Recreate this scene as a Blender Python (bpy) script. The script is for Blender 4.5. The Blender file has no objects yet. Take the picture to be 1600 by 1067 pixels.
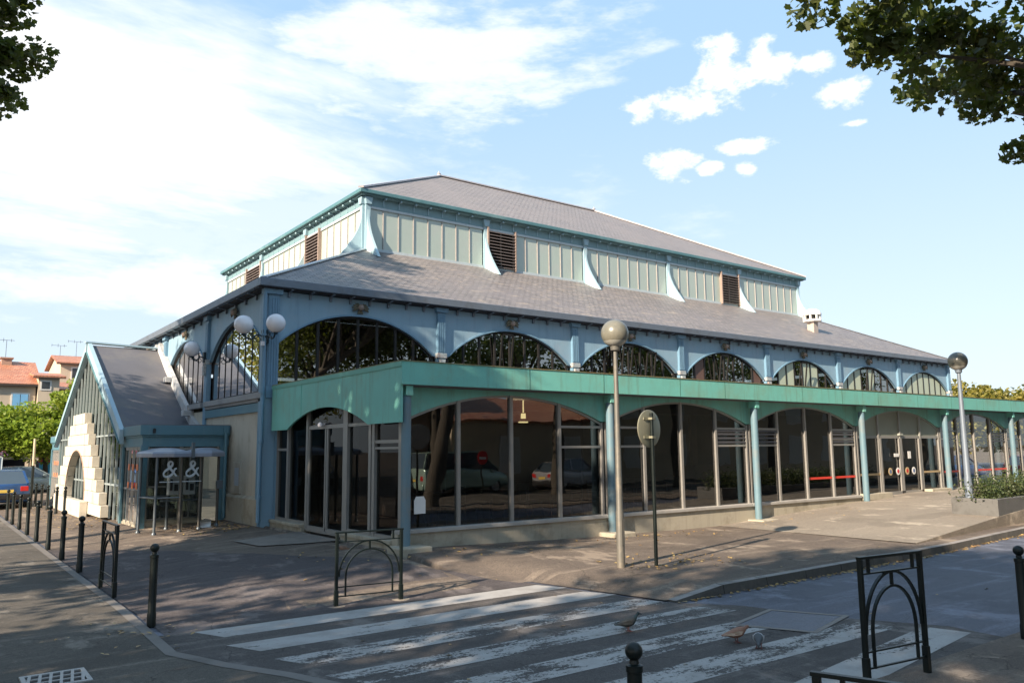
import bpy, bmesh, math, random
import numpy as np
from math import radians as rad, sin, cos, tan, pi, sqrt, atan2
from mathutils import Vector, Matrix
random.seed(7); rng = np.random.default_rng(7)
sc = bpy.context.scene
COL = sc.collection

# ------------------------------------------------------------------ camera
CAM = Vector((-6.6941, -19.1438, 2.0033))
yaw, pit, rol, FPX = -0.6380, 0.1342, -0.0101, 1246.34
fw = Vector((sin(-yaw)*cos(pit), cos(yaw)*cos(pit), sin(pit)))
rt = Vector((cos(yaw), sin(yaw), 0)); up = rt.cross(fw)
r2 = cos(rol)*rt + sin(rol)*up; u2 = -sin(rol)*rt + cos(rol)*up
cd = bpy.data.cameras.new('camera'); cam = bpy.data.objects.new('camera', cd); COL.objects.link(cam)
cam.matrix_world = Matrix(((r2.x,u2.x,-fw.x,CAM.x),(r2.y,u2.y,-fw.y,CAM.y),(r2.z,u2.z,-fw.z,CAM.z),(0,0,0,1)))
cd.sensor_width = 36; cd.lens = FPX*36/1600; cd.clip_start = .05; cd.clip_end = 3000
sc.camera = cam

# ------------------------------------------------------------------ light
SUN_AZ, SUN_EL = 15.0, 27.0       # the sun stands low over -X, a little towards -Y
to_sun = Vector((-cos(rad(SUN_AZ))*cos(rad(SUN_EL)), -sin(rad(SUN_AZ))*cos(rad(SUN_EL)), sin(rad(SUN_EL))))
sd = bpy.data.lights.new('sun', 'SUN'); sd.energy = 3.0; sd.angle = rad(.6); sd.color = (1, .84, .66)
so = bpy.data.objects.new('sun', sd); COL.objects.link(so); so.rotation_euler = to_sun.to_track_quat('Z', 'Y').to_euler()
vs = sc.view_settings; vs.view_transform = 'Standard'; vs.look = 'None'; vs.gamma = 1; vs.use_curve_mapping = False
vs.exposure = 1.95

class NT:
    def __init__(s, tree): s.t = tree; tree.nodes.clear()
    def n(s, typ, ins=None, **kw):
        nd = s.t.nodes.new(typ)
        for k, v in kw.items(): setattr(nd, k, v)
        for k, v in (ins or {}).items():
            if isinstance(v, bpy.types.NodeSocket): s.t.links.new(v, nd.inputs[k])
            else: nd.inputs[k].default_value = v
        return nd
    def m(s, op, a, b=None, c=None, clamp=False):
        ins = {0: a}
        if b is not None: ins[1] = b
        if c is not None: ins[2] = c
        return s.n('ShaderNodeMath', ins, operation=op, use_clamp=clamp).outputs[0]
    def mix(s, f, a, b, blend='MIX'):
        nd = s.n('ShaderNodeMix', data_type='RGBA', blend_type=blend)
        for i, v in ((0, f), (6, a), (7, b)):
            if isinstance(v, bpy.types.NodeSocket): s.t.links.new(v, nd.inputs[i])
            else: nd.inputs[i].default_value = (*v, 1) if (i > 0 and len(v) == 3) else v
        return nd.outputs[2]
    def ramp(s, f, a, b):
        return s.n('ShaderNodeMapRange', {0: f, 1: a, 2: b, 3: 0., 4: 1.}, interpolation_type='SMOOTHSTEP').outputs[0]
    def noise(s, vec, scale, detail=4, rough=.6):
        ins = {'Scale': scale, 'Detail': detail, 'Roughness': rough}
        if vec is not None: ins['Vector'] = vec
        return s.n('ShaderNodeTexNoise', ins).outputs[0]
    def scale(s, vec, v):
        return s.n('ShaderNodeVectorMath', {0: vec, 1: v}, operation='MULTIPLY').outputs[0]

world = bpy.data.worlds.new('World'); sc.world = world; world.use_nodes = True
w = NT(world.node_tree)
sky = w.n('ShaderNodeTexSky', sky_type='NISHITA', sun_disc=False, sun_elevation=rad(SUN_EL), sun_rotation=rad(270-SUN_AZ), altitude=100, air_density=1.0, dust_density=1.2, ozone_density=1.6)
d = w.n('ShaderNodeTexCoord').outputs['Generated']
sx = w.n('ShaderNodeSeparateXYZ', {0: d})
zc = w.m('MAXIMUM', sx.outputs[2], .02)
# cloud layer coordinates: project the direction on a plane high above
px_ = w.m('DIVIDE', sx.outputs[0], w.m('ADD', zc, .12)); py_ = w.m('DIVIDE', sx.outputs[1], w.m('ADD', zc, .12))
pl = w.n('ShaderNodeCombineXYZ', {0: px_, 1: py_, 2: 0.}).outputs[0]
az = w.m('MULTIPLY', w.m('ARCTAN2', sx.outputs[0], sx.outputs[1]), 57.2958)
el = w.m('MULTIPLY', w.m('ARCSINE', sx.outputs[2]), 57.2958)
warp = w.noise(w.scale(d, (7, 7, 14)), 1.0, 5, .6)
wisp = w.noise(w.scale(pl, (1.0, 2.2, 1)), 1.3, 7, .62)
fine = w.noise(w.scale(d, (24, 24, 40)), 1.0, 8, .62)
fine2 = w.noise(w.scale(d, (9, 9, 30)), 1.0, 6, .6)
def blob(a0, e0, ra, re, amt=1.0, lo=0., hi=1., nz=None, k=1.6):
    da = w.m('DIVIDE', w.m('SUBTRACT', az, a0), ra); de = w.m('DIVIDE', w.m('SUBTRACT', el, e0), re)
    r = w.m('SQRT', w.m('ADD', w.m('MULTIPLY', da, da), w.m('MULTIPLY', de, de)))
    v = w.m('ADD', w.m('SUBTRACT', 1.0, r), w.m('MULTIPLY', w.m('SUBTRACT', nz, .5), k))
    return w.m('MULTIPLY', w.ramp(v, lo, hi), amt)
layers = [blob(7, 22, 24, 11, .97, -.1, .9, wisp, 2.2), blob(30, 27.5, 15, 5.5, .65, 0, .8, fine2, 3.0),
          blob(10, 11, 13, 2.6, .6, 0, .9, fine2, 3.0), blob(36, 24.3, 6, 1.6, .6, 0, .7, fine2, 3.5), blob(22, 15, 26, 6, .3, 0, .9, fine2, 3.4),
          blob(30, 17, 12, 2.0, .3, 0, .9, fine2, 3.0)]
for a0, e0, ra, re in [(52.2, 25.9, 2.1, 2.3), (54.9, 25.6, 1.2, 1.7), (49.0, 23.6, 4.2, 1.1), (55.6, 25.0, 3.6, 1.2), (58.2, 24.9, 2.2, .8), (60.3, 22.9, 1.7, 1.0), (48.4, 19.7, 2.2, 1.1),
                       (53.4, 20.5, 2.0, .55), (51.0, 19.2, 1.2, .5), (53.6, 18.9, .9, .5), (60.8, 20.9, 1.0, .3)]:
    layers.append(blob(a0, e0, ra*.98, re*.98, .95, -.08, .66, fine, 3.2))
cl = layers[0]
for l in layers[1:]: cl = w.m('MAXIMUM', cl, l)
# pale late-summer sky: the Nishita sky under a thin milky veil
vc = w.mix(w.ramp(el, 2., 30.), (1.50, 1.74, 1.94), (.93, 1.41, 1.98))
skyc = w.mix(.93, sky.outputs[0], vc)
bgs = w.n('ShaderNodeBackground', {'Color': w.mix(cl, skyc, (2.55, 2.55, 2.6)), 'Strength': .13})
w.n('ShaderNodeOutputWorld', {0: bgs.outputs[0]})

# ------------------------------------------------------------------ mesh helpers
class MB:
    def __init__(s): s.v = []; s.f = []; s.mi = []; s.m = 0
    def add(s, vs, fs):
        b = len(s.v); s.v += [tuple(p) for p in vs]; s.f += [tuple(i+b for i in f) for f in fs]; s.mi += [s.m]*len(fs); return s
    def box(s, x0, x1, y0, y1, z0, z1):
        return s.add([(x0,y0,z0),(x1,y0,z0),(x1,y1,z0),(x0,y1,z0),(x0,y0,z1),(x1,y0,z1),(x1,y1,z1),(x0,y1,z1)],
                     [(0,3,2,1),(4,5,6,7),(0,1,5,4),(1,2,6,5),(2,3,7,6),(3,0,4,7)])
    def bar(s, a, b, wd, ht=None, upv=(0,0,1)):
        a, b = Vector(a), Vector(b); ht = ht or wd; d = (b-a).normalized(); u = Vector(upv)
        if abs(d.dot(u)) > .98: u = Vector((0,1,0))
        sd_ = d.cross(u).normalized(); u = sd_.cross(d)
        P = [c + sd_*i*wd/2 + u*j*ht/2 for c in (a, b) for i, j in ((-1,-1),(1,-1),(1,1),(-1,1))]
        return s.add(P, [(3,2,1,0),(4,5,6,7),(0,1,5,4),(1,2,6,5),(2,3,7,6),(3,0,4,7)])
    def tube(s, pts, r, n=10, cap=True):
        pts = [Vector(p) for p in pts]; rr = r if hasattr(r, '__len__') else [r]*len(pts); V = []; F = []
        u = None
        for i, p in enumerate(pts):
            d = (pts[min(i+1, len(pts)-1)] - pts[max(i-1, 0)]).normalized()
            if u is None:
                u = Vector((0,0,1)) if abs(d.z) < .9 else Vector((1,0,0))
            a = d.cross(u).normalized(); u2_ = a.cross(d)
            if i: u = u2_
            V += [p + (a*cos(2*pi*k/n) + u2_*sin(2*pi*k/n))*rr[i] for k in range(n)]
        for i in range(len(pts)-1):
            for k in range(n): F.append((i*n+k, i*n+(k+1)%n, (i+1)*n+(k+1)%n, (i+1)*n+k))
        if cap: F.append(tuple(range(n))[::-1]); F.append(tuple((len(pts)-1)*n+k for k in range(n)))
        return s.add(V, F)
    def lathe(s, c, prof, n=20, ax='z', cap=True):
        V = []; F = []
        for r, h in prof:
            for k in range(n):
                a = 2*pi*k/n
                q = (r*cos(a), r*sin(a), h) if ax == 'z' else ((h, r*cos(a), r*sin(a)) if ax == 'x' else (r*sin(a), h, r*cos(a)))
                V.append((c[0]+q[0], c[1]+q[1], c[2]+q[2]))
        for i in range(len(prof)-1):
            for k in range(n): F.append((i*n+k, i*n+(k+1)%n, (i+1)*n+(k+1)%n, (i+1)*n+k))
        if cap: F.append(tuple(range(n))[::-1]); F.append(tuple((len(prof)-1)*n+k for k in range(n)))
        return s.add(V, F)
    def ball(s, c, r, n=24, m=14, sc_=(1,1,1)):
        prof = [(max(r*sin(pi*i/m), 1e-4), -r*cos(pi*i/m)) for i in range(m+1)]
        b = len(s.v); s.lathe(c, prof, n)
        if sc_ != (1,1,1): s.v[b:] = [(c[0]+(p[0]-c[0])*sc_[0], c[1]+(p[1]-c[1])*sc_[1], c[2]+(p[2]-c[2])*sc_[2]) for p in s.v[b:]]
        return s
    def prism(s, poly, fn, t0, t1):      # poly: 2-D outline, fn(u, v, t) -> point
        n = len(poly); V = [fn(u, v, t0) for u, v in poly] + [fn(u, v, t1) for u, v in poly]
        return s.add(V, [tuple(range(n))[::-1], tuple(range(n, 2*n))] + [(i, (i+1)%n, n+(i+1)%n, n+i) for i in range(n)])
    def strip(s, A, B):                   # quads between two equal polylines
        n = len(A); return s.add(list(A)+list(B), [(i, i+1, n+i+1, n+i) for i in range(n-1)])
    def slab(s, A, B, fn, t0, t1):        # thickened strip between two 2-D polylines
        n = len(A)
        V = [fn(*p, t) for t in (t0, t1) for L in (A, B) for p in L]; a0, b0, a1, b1 = 0, n, 2*n, 3*n; F = []
        for i in range(n-1):
            F += [(a0+i, a0+i+1, b0+i+1, b0+i), (a1+i, b1+i, b1+i+1, a1+i+1), (a0+i, a1+i, a1+i+1, a0+i+1), (b0+i, b0+i+1, b1+i+1, b1+i)]
        F += [(a0, b0, b1, a1), (a0+n-1, a1+n-1, b1+n-1, b0+n-1)]
        return s.add(V, F)
ORG = {}
def worg(o):
    return ORG.get(o.name, Vector((0,0,0))) if o else Vector((0,0,0))
def obj(name, mb, mat, parent=None, smooth=False, label=None, bevel=0, fixn=True):
    o0 = worg(parent); me = bpy.data.meshes.new(name)
    me.from_pydata([(p[0]-o0.x, p[1]-o0.y, p[2]-o0.z) for p in mb.v], [], mb.f)
    mats = mat if isinstance(mat, (list, tuple)) else [mat]
    for m in mats: me.materials.append(m)
    if len(mats) > 1: me.polygons.foreach_set('material_index', mb.mi)
    if fixn:
        bm = bmesh.new(); bm.from_mesh(me); bmesh.ops.recalc_face_normals(bm, faces=bm.faces); bm.to_mesh(me); bm.free()
    if smooth: me.polygons.foreach_set('use_smooth', [True]*len(me.polygons)); me.set_sharp_from_angle(angle=rad(38))
    o = bpy.data.objects.new(name, me); COL.objects.link(o)
    if parent: o.parent = parent; ORG[o.name] = o0
    if bevel:
        b = o.modifiers.new('bevel', 'BEVEL'); b.width = bevel; b.segments = 2; b.limit_method = 'ANGLE'
    if label: o['label'] = label
    return o
def tag(o, label, cat, group=None):
    o['label'] = label; o['category'] = cat
    if group: o['group'] = group
    return o
def thing(name, label, cat, loc=(0,0,0), rz=0, group=None):
    o = bpy.data.objects.new(name, None); COL.objects.link(o); o.location = loc; o.rotation_euler = (0,0,rz); o.empty_display_size = .2
    ORG[o.name] = Vector(loc); return tag(o, label, cat, group)
def proto(name, label, cat, group=None): # built around the origin, moved afterwards
    return thing(name, label, cat, (0,0,0), 0, group)
def dup(o, loc=None, rz=None, label=None, par=None):
    c = o.copy(); COL.objects.link(c); c.parent = par
    if loc is not None: c.location = loc
    if rz is not None: c.rotation_euler = (0,0,rz)
    if label: c['label'] = label
    for ch in list(o.children): dup(ch, par=c)
    return c
def move(o, loc, rz=0, label=None):
    o.location = loc; o.rotation_euler = (0,0,rz)
    if label: o['label'] = label
    return o
def struct(o): o['kind'] = 'structure'; return o
def stuff(o): o['kind'] = 'stuff'; return o

# ------------------------------------------------------------------ materials
MATS = {}
def mat(name, col, rough=.6, metal=0., var=.12, nsc=3., bump=0., bsc=40., dirt=None, dsc=.7, damt=0., emis=None, spec=.5, streak=0., streakcol=(.25,.2,.15)):
    if name in MATS: return MATS[name]
    m = bpy.data.materials.new(name); m.use_nodes = True; t = NT(m.node_tree)
    co = t.n('ShaderNodeNewGeometry').outputs['Position']
    a = t.noise(co, nsc, 5, .6)
    c = t.mix(a, tuple(x*(1-var) for x in col), tuple(min(1, x*(1+var)) for x in col))
    if dirt:
        c = t.mix(t.m('MULTIPLY', t.ramp(t.noise(co, dsc, 6, .7), .45, .7), damt), c, dirt)
    if streak:
        sn = t.noise(t.scale(co, (6, 6, .5)), 1., 5, .7)
        c = t.mix(t.m('MULTIPLY', t.ramp(sn, .5, .75), streak), c, streakcol)
    ins = {'Base Color': c, 'Roughness': t.m('ADD', rough-.06, t.m('MULTIPLY', a, .12)), 'Metallic': metal, 'Specular IOR Level': spec}
    b = t.n('ShaderNodeBsdfPrincipled', ins)
    if bump:
        bp = t.n('ShaderNodeBump', {'Strength': bump, 'Distance': .02, 'Height': t.noise(co, bsc, 6, .7)}); t.t.links.new(bp.outputs[0], b.inputs['Normal'])
    if emis: b.inputs['Emission Color'].default_value = (*emis[0], 1); b.inputs['Emission Strength'].default_value = emis[1]
    t.n('ShaderNodeOutputMaterial', {0: b.outputs[0]}); MATS[name] = m; return m
def asphalt(name, base, light, patch, crack=True, spec=.12):
    m = bpy.data.materials.new(name); m.use_nodes = True; t = NT(m.node_tree)
    co = t.n('ShaderNodeNewGeometry').outputs['Position']
    g = t.noise(co, 160, 3, .8); big = t.noise(co, .35, 5, .65); mid = t.noise(t.scale(co, (.6, 1.8, 1)), 1.2, 6, .7)
    c = t.mix(t.ramp(big, .35, .7), base, light)
    c = t.mix(t.m('MULTIPLY', t.ramp(mid, .52, .72), .55), c, patch)
    c = t.mix(t.ramp(g, .35, .8), tuple(x*.62 for x in base), c)
    lon = t.noise(t.scale(co, (.35, 3.2, 1)), 1.1, 8, .68)
    c = t.mix(t.m('MULTIPLY', t.ramp(lon, .50, .68), .5 if crack else .12), c, tuple(x*1.15 for x in light))
    c = t.mix(t.m('MULTIPLY', t.ramp(t.noise(co, 17, 5, .85), .46, .64), .6), c, tuple(x*.5 for x in base))
    c = t.mix(t.m('MULTIPLY', t.ramp(t.noise(co, 38, 4, .85), .48, .7), .65), c, tuple(x*.45 for x in base))
    c = t.mix(t.m('MULTIPLY', t.ramp(t.noise(t.scale(co, (1, 1.3, 1)),   .55, 7, .62), .52, .60), .55), c, tuple(x*.5 for x in base))
    c = t.mix(t.m('MULTIPLY', t.ramp(t.noise(t.scale(co, (1.3, .8, 1)), .9, 7, .7), .54, .64), .5), c, tuple(x*1.25 for x in light))
    sp = t.n('ShaderNodeTexVoronoi', {'Vector': co, 'Scale': 75.}).outputs[0]
    c = t.mix(t.m('MULTIPLY', t.ramp(sp, .22, .05), .5), c, tuple(min(1, x*2.3) for x in light))
    if crack:
        wv = t.n('ShaderNodeVectorMath', {0: co, 1: t.n('ShaderNodeTexNoise', {'Vector': co, 'Scale': 1.5, 'Detail': 5.}).outputs[1]}, operation='ADD').outputs[0]
        cr = t.n('ShaderNodeTexVoronoi', {'Vector': wv, 'Scale': .38}, feature='DISTANCE_TO_EDGE').outputs[0]
        c = t.mix(t.m('MULTIPLY', t.ramp(cr, .005, .0), .45), c, (.012, .011, .011))
    b = t.n('ShaderNodeBsdfPrincipled', {'Base Color': c, 'Roughness': t.m('ADD', .55 if spec > .2 else .75, t.m('MULTIPLY', big, .25)), 'Specular IOR Level': spec})
    bp = t.n('ShaderNodeBump', {'Strength': .5, 'Distance': .012, 'Height': t.m('ADD', t.noise(co, 90, 4, .8), t.m('MULTIPLY', t.noise(co, 2.2, 3, .5), 2.))})
    t.t.links.new(bp.outputs[0], b.inputs['Normal'])
    t.n('ShaderNodeOutputMaterial', {0: b.outputs[0]}); MATS[name] = m; return m
def glass(name, tint=(.55,.6,.6), ior=1.9, rough=.0, refl=(1,1,1), wav=.05):
    m = bpy.data.materials.new(name); m.use_nodes = True; t = NT(m.node_tree)
    co = t.n('ShaderNodeNewGeometry').outputs['Position']
    bp = t.n('ShaderNodeBump', {'Strength': wav, 'Distance': .02, 'Height': t.noise(co, .9, 2, .5)})
    fr = t.n('ShaderNodeFresnel', {'IOR': ior}).outputs[0]
    tr = t.n('ShaderNodeBsdfTransparent', {'Color': (*tint, 1)}); gl = t.n('ShaderNodeBsdfGlossy', {'Color': (*refl, 1), 'Roughness': rough, 'Normal': bp.outputs[0]})
    df = t.n('ShaderNodeBsdfDiffuse', {'Color': (.35,.34,.3,1)})
    mx = t.n('ShaderNodeMixShader', {0: fr, 1: tr.outputs[0], 2: gl.outputs[0]})
    dirt = t.m('MULTIPLY', t.ramp(t.noise(co, 1.5, 6, .7), .45, .8), .022)
    mx2 = t.n('ShaderNodeMixShader', {0: dirt, 1: mx.outputs[0], 2: df.outputs[0]})
    t.n('ShaderNodeOutputMaterial', {0: mx2.outputs[0]}); MATS[name] = m; return m
def slate(name, c1, c2, c3, lich, su=.24, sv=.16):
    m = bpy.data.materials.new(name); m.use_nodes = True; t = NT(m.node_tree)
    g = t.n('ShaderNodeNewGeometry'); co = g.outputs['Position']
    uv = t.n('ShaderNodeUVMap', uv_map='uv').outputs[0]
    br = t.n('ShaderNodeTexBrick', {'Vector': uv, 'Color1': (*c1,1), 'Color2': (*c2,1), 'Mortar': (c1[0]*.35,c1[1]*.35,c1[2]*.35,1), 'Scale': 1., 'Mortar Size': .012, 'Bias': 0., 'Brick Width': su, 'Row Height': sv})
    c = t.mix(t.ramp(t.noise(co, .45, 5, .6), .4, .68), br.outputs[0], t.mix(.6, br.outputs[0], c3))
    st = t.noise(t.scale(uv, (.8, 3.2, 1)), 1., 6, .7)
    c = t.mix(t.m('MULTIPLY', t.ramp(st, .54, .68), .5), c, lich)
    st2 = t.noise(t.scale(uv, (2.2, 9., 1)), 1., 5, .75)
    c = t.mix(t.m('MULTIPLY', t.m('MULTIPLY', t.ramp(st2, .55, .66), t.ramp(t.noise(co, .3, 3, .5), .35, .6)), .75), c, tuple(x*1.15 for x in lich))
    b = t.n('ShaderNodeBsdfPrincipled', {'Base Color': c, 'Roughness': .55, 'Specular IOR Level': .45})
    sep = t.n('ShaderNodeSeparateXYZ', {0: uv}).outputs[1]
    saw = t.m('FRACT', t.m('DIVIDE', sep, sv))
    bp = t.n('ShaderNodeBump', {'Strength': .8, 'Distance': .02, 'Height': t.m('ADD', t.m('MULTIPLY', br.outputs[1], -.6), t.m('ADD', t.m('MULTIPLY', saw, -.8), t.noise(co, 9., 4, .7)))})
    t.t.links.new(bp.outputs[0], b.inputs['Normal']); t.n('ShaderNodeOutputMaterial', {0: b.outputs[0]}); MATS[name] = m; return m
def leafmat(name, c1, c2, c3, trans=.35):
    m = bpy.data.materials.new(name); m.use_nodes = True; t = NT(m.node_tree)
    g = t.n('ShaderNodeNewGeometry'); oi = t.n('ShaderNodeTexWhiteNoise', {0: t.scale(g.outputs['Position'], (9, 9, 9))}, noise_dimensions='3D')
    rnd = g.outputs['Random Per Island']
    c = t.mix(rnd, c1, c2); c = t.mix(t.m('MULTIPLY', t.ramp(t.noise(g.outputs['Position'], .8, 3, .5), .5, .75), .7), c, c3)
    b = t.n('ShaderNodeBsdfPrincipled', {'Base Color': c, 'Roughness': .5, 'Specular IOR Level': .35})
    tl = t.n('ShaderNodeBsdfTranslucent', {'Color': t.mix(.5, c, (.25,.32,.03))})
    mx = t.n('ShaderNodeMixShader', {0: trans, 1: b.outputs[0], 2: tl.outputs[0]}); t.n('ShaderNodeOutputMaterial', {0: mx.outputs[0]}); MATS[name] = m; return m
def paint(name):
    m = bpy.data.materials.new(name); m.use_nodes = True; t = NT(m.node_tree)
    co = t.n('ShaderNodeNewGeometry').outputs['Position']; y = t.n('ShaderNodeSeparateXYZ', {0: co}).outputs[1]
    # the middle stripes, where the wheels pass, are the most worn
    wy = t.m('MULTIPLY', t.ramp(y, -10.2, -11.5), t.ramp(y, -15.1, -14.4))
    n1 = t.noise(t.scale(co, (.7, 2.4, 1)), 1.6, 8, .72); n2 = t.noise(co, 26, 4, .8)
    v = t.m('ADD', t.m('ADD', t.m('MULTIPLY', n1, .8), t.m('MULTIPLY', n2, .45)), t.m('MULTIPLY', wy, .125))
    msk = t.ramp(v, .735, .80)
    edge = t.noise(co, 3, 3, .6)
    wh = t.mix(n2, (.29,.28,.27), (.45,.43,.405)); b = t.n('ShaderNodeBsdfPrincipled', {'Base Color': t.mix(t.ramp(edge,.4,.7), wh, t.mix(.5, wh, (.24,.22,.2))), 'Roughness': .85, 'Specular IOR Level': .15})
    tr = t.n('ShaderNodeBsdfTransparent')
    mx = t.n('ShaderNodeMixShader', {0: msk, 1: b.outputs[0], 2: tr.outputs[0]}); t.n('ShaderNodeOutputMaterial', {0: mx.outputs[0]}); MATS[name] = m; return m

M_GREEN = mat('green_paint', (.17,.48,.41), .55, var=.14, nsc=1.3, dirt=(.20,.36,.27), dsc=1.1, damt=.6, streak=.7, streakcol=(.15,.23,.16), bump=.12, bsc=6)
M_GCOL = mat('gallery_column_paint', (.12,.205,.25), .5, var=.14, nsc=5, streak=.5, streakcol=(.1,.13,.12), dirt=(.2,.17,.13), dsc=2.5, damt=.4)
M_RUST = mat('rusty_edge', (.16,.17,.09), .85, var=.5, nsc=14, dirt=(.2,.09,.03), dsc=5, damt=.9)
M_BLUE = mat('blue_paint', (.235,.365,.45), .55, var=.14, nsc=1.6, dirt=(.28,.36,.42), dsc=1.2, damt=.6, streak=.45, streakcol=(.13,.2,.28))
M_BLUEC = mat('blue_column_paint', (.15,.27,.37), .45, var=.14, nsc=5, streak=.35, streakcol=(.1,.16,.17))
M_CLER = mat('pale_blue_paint', (.26,.39,.45), .5, var=.1, nsc=3, streak=.3, streakcol=(.35,.38,.36))
M_EAVE = mat('eave_paint', (.07,.17,.19), .5, var=.15, nsc=4, dirt=(.2,.3,.3), damt=.6)
M_ZINC = mat('zinc', (.17,.20,.24), .45, .4, var=.2, nsc=2, dirt=(.1,.1,.1), dsc=2, damt=.5)
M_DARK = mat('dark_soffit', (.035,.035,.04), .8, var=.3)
M_BROWN = mat('dark_brown_frame', (.008,.007,.006), .6, var=.2)
M_SILVER = mat('aluminium_frame', (.30,.29,.27), .42, .35, var=.08, nsc=6, streak=.25, streakcol=(.28,.25,.22))
M_PLAST = mat('cream_render', (.44,.41,.34), .9, var=.08, nsc=2, bump=.25, bsc=25, dirt=(.28,.24,.18), dsc=.9, damt=.7, streak=.45, streakcol=(.2,.18,.14))
M_BASE = mat('render_base', (.40,.36,.28), .9, var=.1, nsc=3, bump=.3, bsc=30, dirt=(.2,.17,.12), dsc=1.6, damt=.65, streak=.3, streakcol=(.15,.13,.1))
M_STONE = mat('pale_stone', (.54,.50,.42), .85, var=.1, nsc=4, bump=.3, bsc=18, dirt=(.3,.27,.2), dsc=1.3, damt=.45)
M_FROST = mat('frosted_pane', (.36,.425,.375), .25, var=.1, nsc=1.1, dirt=(.40,.42,.39), dsc=1.5, damt=.5, streak=.2, streakcol=(.42,.42,.38), spec=.8)
M_CURT = mat('pale_panel', (.42,.47,.36), .5, var=.08, nsc=2)
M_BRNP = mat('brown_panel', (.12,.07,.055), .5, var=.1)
M_LOUV = mat('louvre_slat', (.17,.135,.12), .5, .1, var=.2, nsc=6)
M_GUN = mat('dark_green_iron', (.006,.010,.009), .38, .0, var=.2, nsc=8, spec=.35)
M_IRONB = mat('blue_black_iron', (.03,.05,.06), .4, .5, var=.2)
M_FELT = mat('grey_roof_felt', (.115,.115,.13), .8, var=.18, nsc=1.2, bump=.2, bsc=30, dirt=(.17,.16,.15), dsc=.8, damt=.7)
M_WHITEG = mat('white_globe', (.78,.76,.78), .25, var=.02, spec=.6)
M_GREYG = mat('weathered_globe', (.15,.147,.12), .3, .0, var=.12, nsc=5, dirt=(.22,.2,.15), dsc=4, damt=.6)
M_POLE = mat('galvanised_pole', (.13,.124,.108), .5, .25, var=.14, nsc=5, dirt=(.24,.2,.15), dsc=3, damt=.6)
M_POLED = mat('grey_painted_pole', (.15,.18,.22), .45, .2, var=.1, nsc=5)
M_SIGNB = mat('sign_back', (.30,.29,.21), .45, .5, var=.12, nsc=6)
M_RED = mat('sign_red', (.55,.025,.03), .35, var=.05); M_WHITE = mat('white_paint', (.74,.73,.7), .5, var=.05)
M_BLUETR = mat('bluegreen_trim', (.085,.19,.24), .5, var=.14, nsc=2, dirt=(.14,.25,.27), damt=.5, streak=.3, streakcol=(.16,.24,.26))
M_RAKE = mat('rake_trim', (.32,.45,.52), .45, var=.1, nsc=3)
M_CONC = mat('concrete', (.12,.118,.112), .9, var=.14, nsc=4, bump=.4, bsc=35, dirt=(.06,.055,.05), dsc=1.2, damt=.75)
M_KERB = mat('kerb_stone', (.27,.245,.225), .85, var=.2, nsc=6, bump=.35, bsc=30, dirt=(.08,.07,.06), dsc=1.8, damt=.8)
M_RUBBER = mat('tyre', (.02,.02,.02), .8); M_BLACK = mat('black_plastic', (.015,.015,.016), .5)
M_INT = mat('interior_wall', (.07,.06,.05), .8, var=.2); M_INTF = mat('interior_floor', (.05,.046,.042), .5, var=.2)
M_GOLD = mat('gilded_iron', (.13,.115,.075), .7, .0, var=.3, nsc=20)
M_ROAD = asphalt('road_asphalt', (.115,.120,.150), (.190,.20,.245), (.080,.080,.092), spec=.4)
M_NEWA = asphalt('dark_asphalt', (.128,.112,.112), (.185,.160,.15), (.088,.078,.079))
M_OLDA = asphalt('crossing_asphalt', (.135,.122,.115), (.20,.178,.162), (.085,.077,.073))
M_FORE = asphalt('forecourt_asphalt', (.19,.155,.13), (.34,.275,.21), (.105,.089,.078))
M_PAVE = asphalt('pavement_asphalt', (.145,.132,.115), (.25,.22,.185), (.068,.061,.054))
M_TERR = asphalt('terrace_paving', (.35,.30,.245), (.50,.43,.34), (.21,.18,.155), False)
M_PAINT = paint('worn_road_paint')
G_LOW = glass('shop_glass', (.24,.27,.27), 2.0, wav=.2); G_UP = glass('arch_glass', (.25,.27,.27), 3.0); G_SIDE = glass('side_shop_glass', (.35,.38,.38), 1.18); G_PORCH = glass('porch_glass', (.2,.25,.25), 1.10, wav=0., refl=(.28,.33,.33)); G_CLEAR = glass('clear_glass', (.82,.86,.84), 1.5); G_LEFT = glass('side_glass', (.3,.3,.28), 2.6)
M_SLATE = slate('slate', (.165,.148,.146), (.255,.228,.215), (.20,.178,.178), (.44,.355,.265))
M_SLATE2 = slate('upper_slate', (.205,.180,.173), (.265,.235,.22), (.24,.205,.19), (.31,.265,.23))
M_TILE = slate('roman_tile', (.42,.15,.08), (.55,.24,.13), (.35,.16,.1), (.5,.36,.26), .22, .30)

# ------------------------------------------------------------------ ground
def sm(t): t = max(0., min(1., t)); return t*t*(3-2*t)
def lerp(a, b, t): return a+(b-a)*t
def pw(x, P):
    if x <= P[0][0]: return P[0][1]
    for (a, fa), (b, fb) in zip(P, P[1:]):
        if x <= b: return lerp(fa, fb, (x-a)/(b-a))
    return P[-1][1]
def ykerb(x): return pw(x, [(.95,-9.3),(1.35,-11.72),(9,-11.55),(15,-11.05),(60,-8.3)])
def yedge(x): return pw(x, [(.95,-9.2),(1.35,-11.62),(9,-11.45),(15,-10.95),(60,-8.2)])
def hg(x, y):
    hk = pw(x, [(1.0,.006),(1.6,.03),(2.4,.12),(60,.12)])
    hw = pw(x, [(-4.2,.006),(-.4,.24),(1,.26),(4.5,.17),(8,.13),(60,.13)])
    yk = ykerb(x) if x > 1.0 else -9.3
    t = (y-yk)/(-6.9-yk)
    return lerp(hk, hw, sm(t))
def terr(x, y):
    return .125 + max(0, min(x-9.0, 9.0))*.047
def sheet(name, pts, z, m):
    o = obj(name, MB().add([(x, y, z) for x, y in pts], [tuple(range(len(pts)))]), m); return struct(o)
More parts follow.
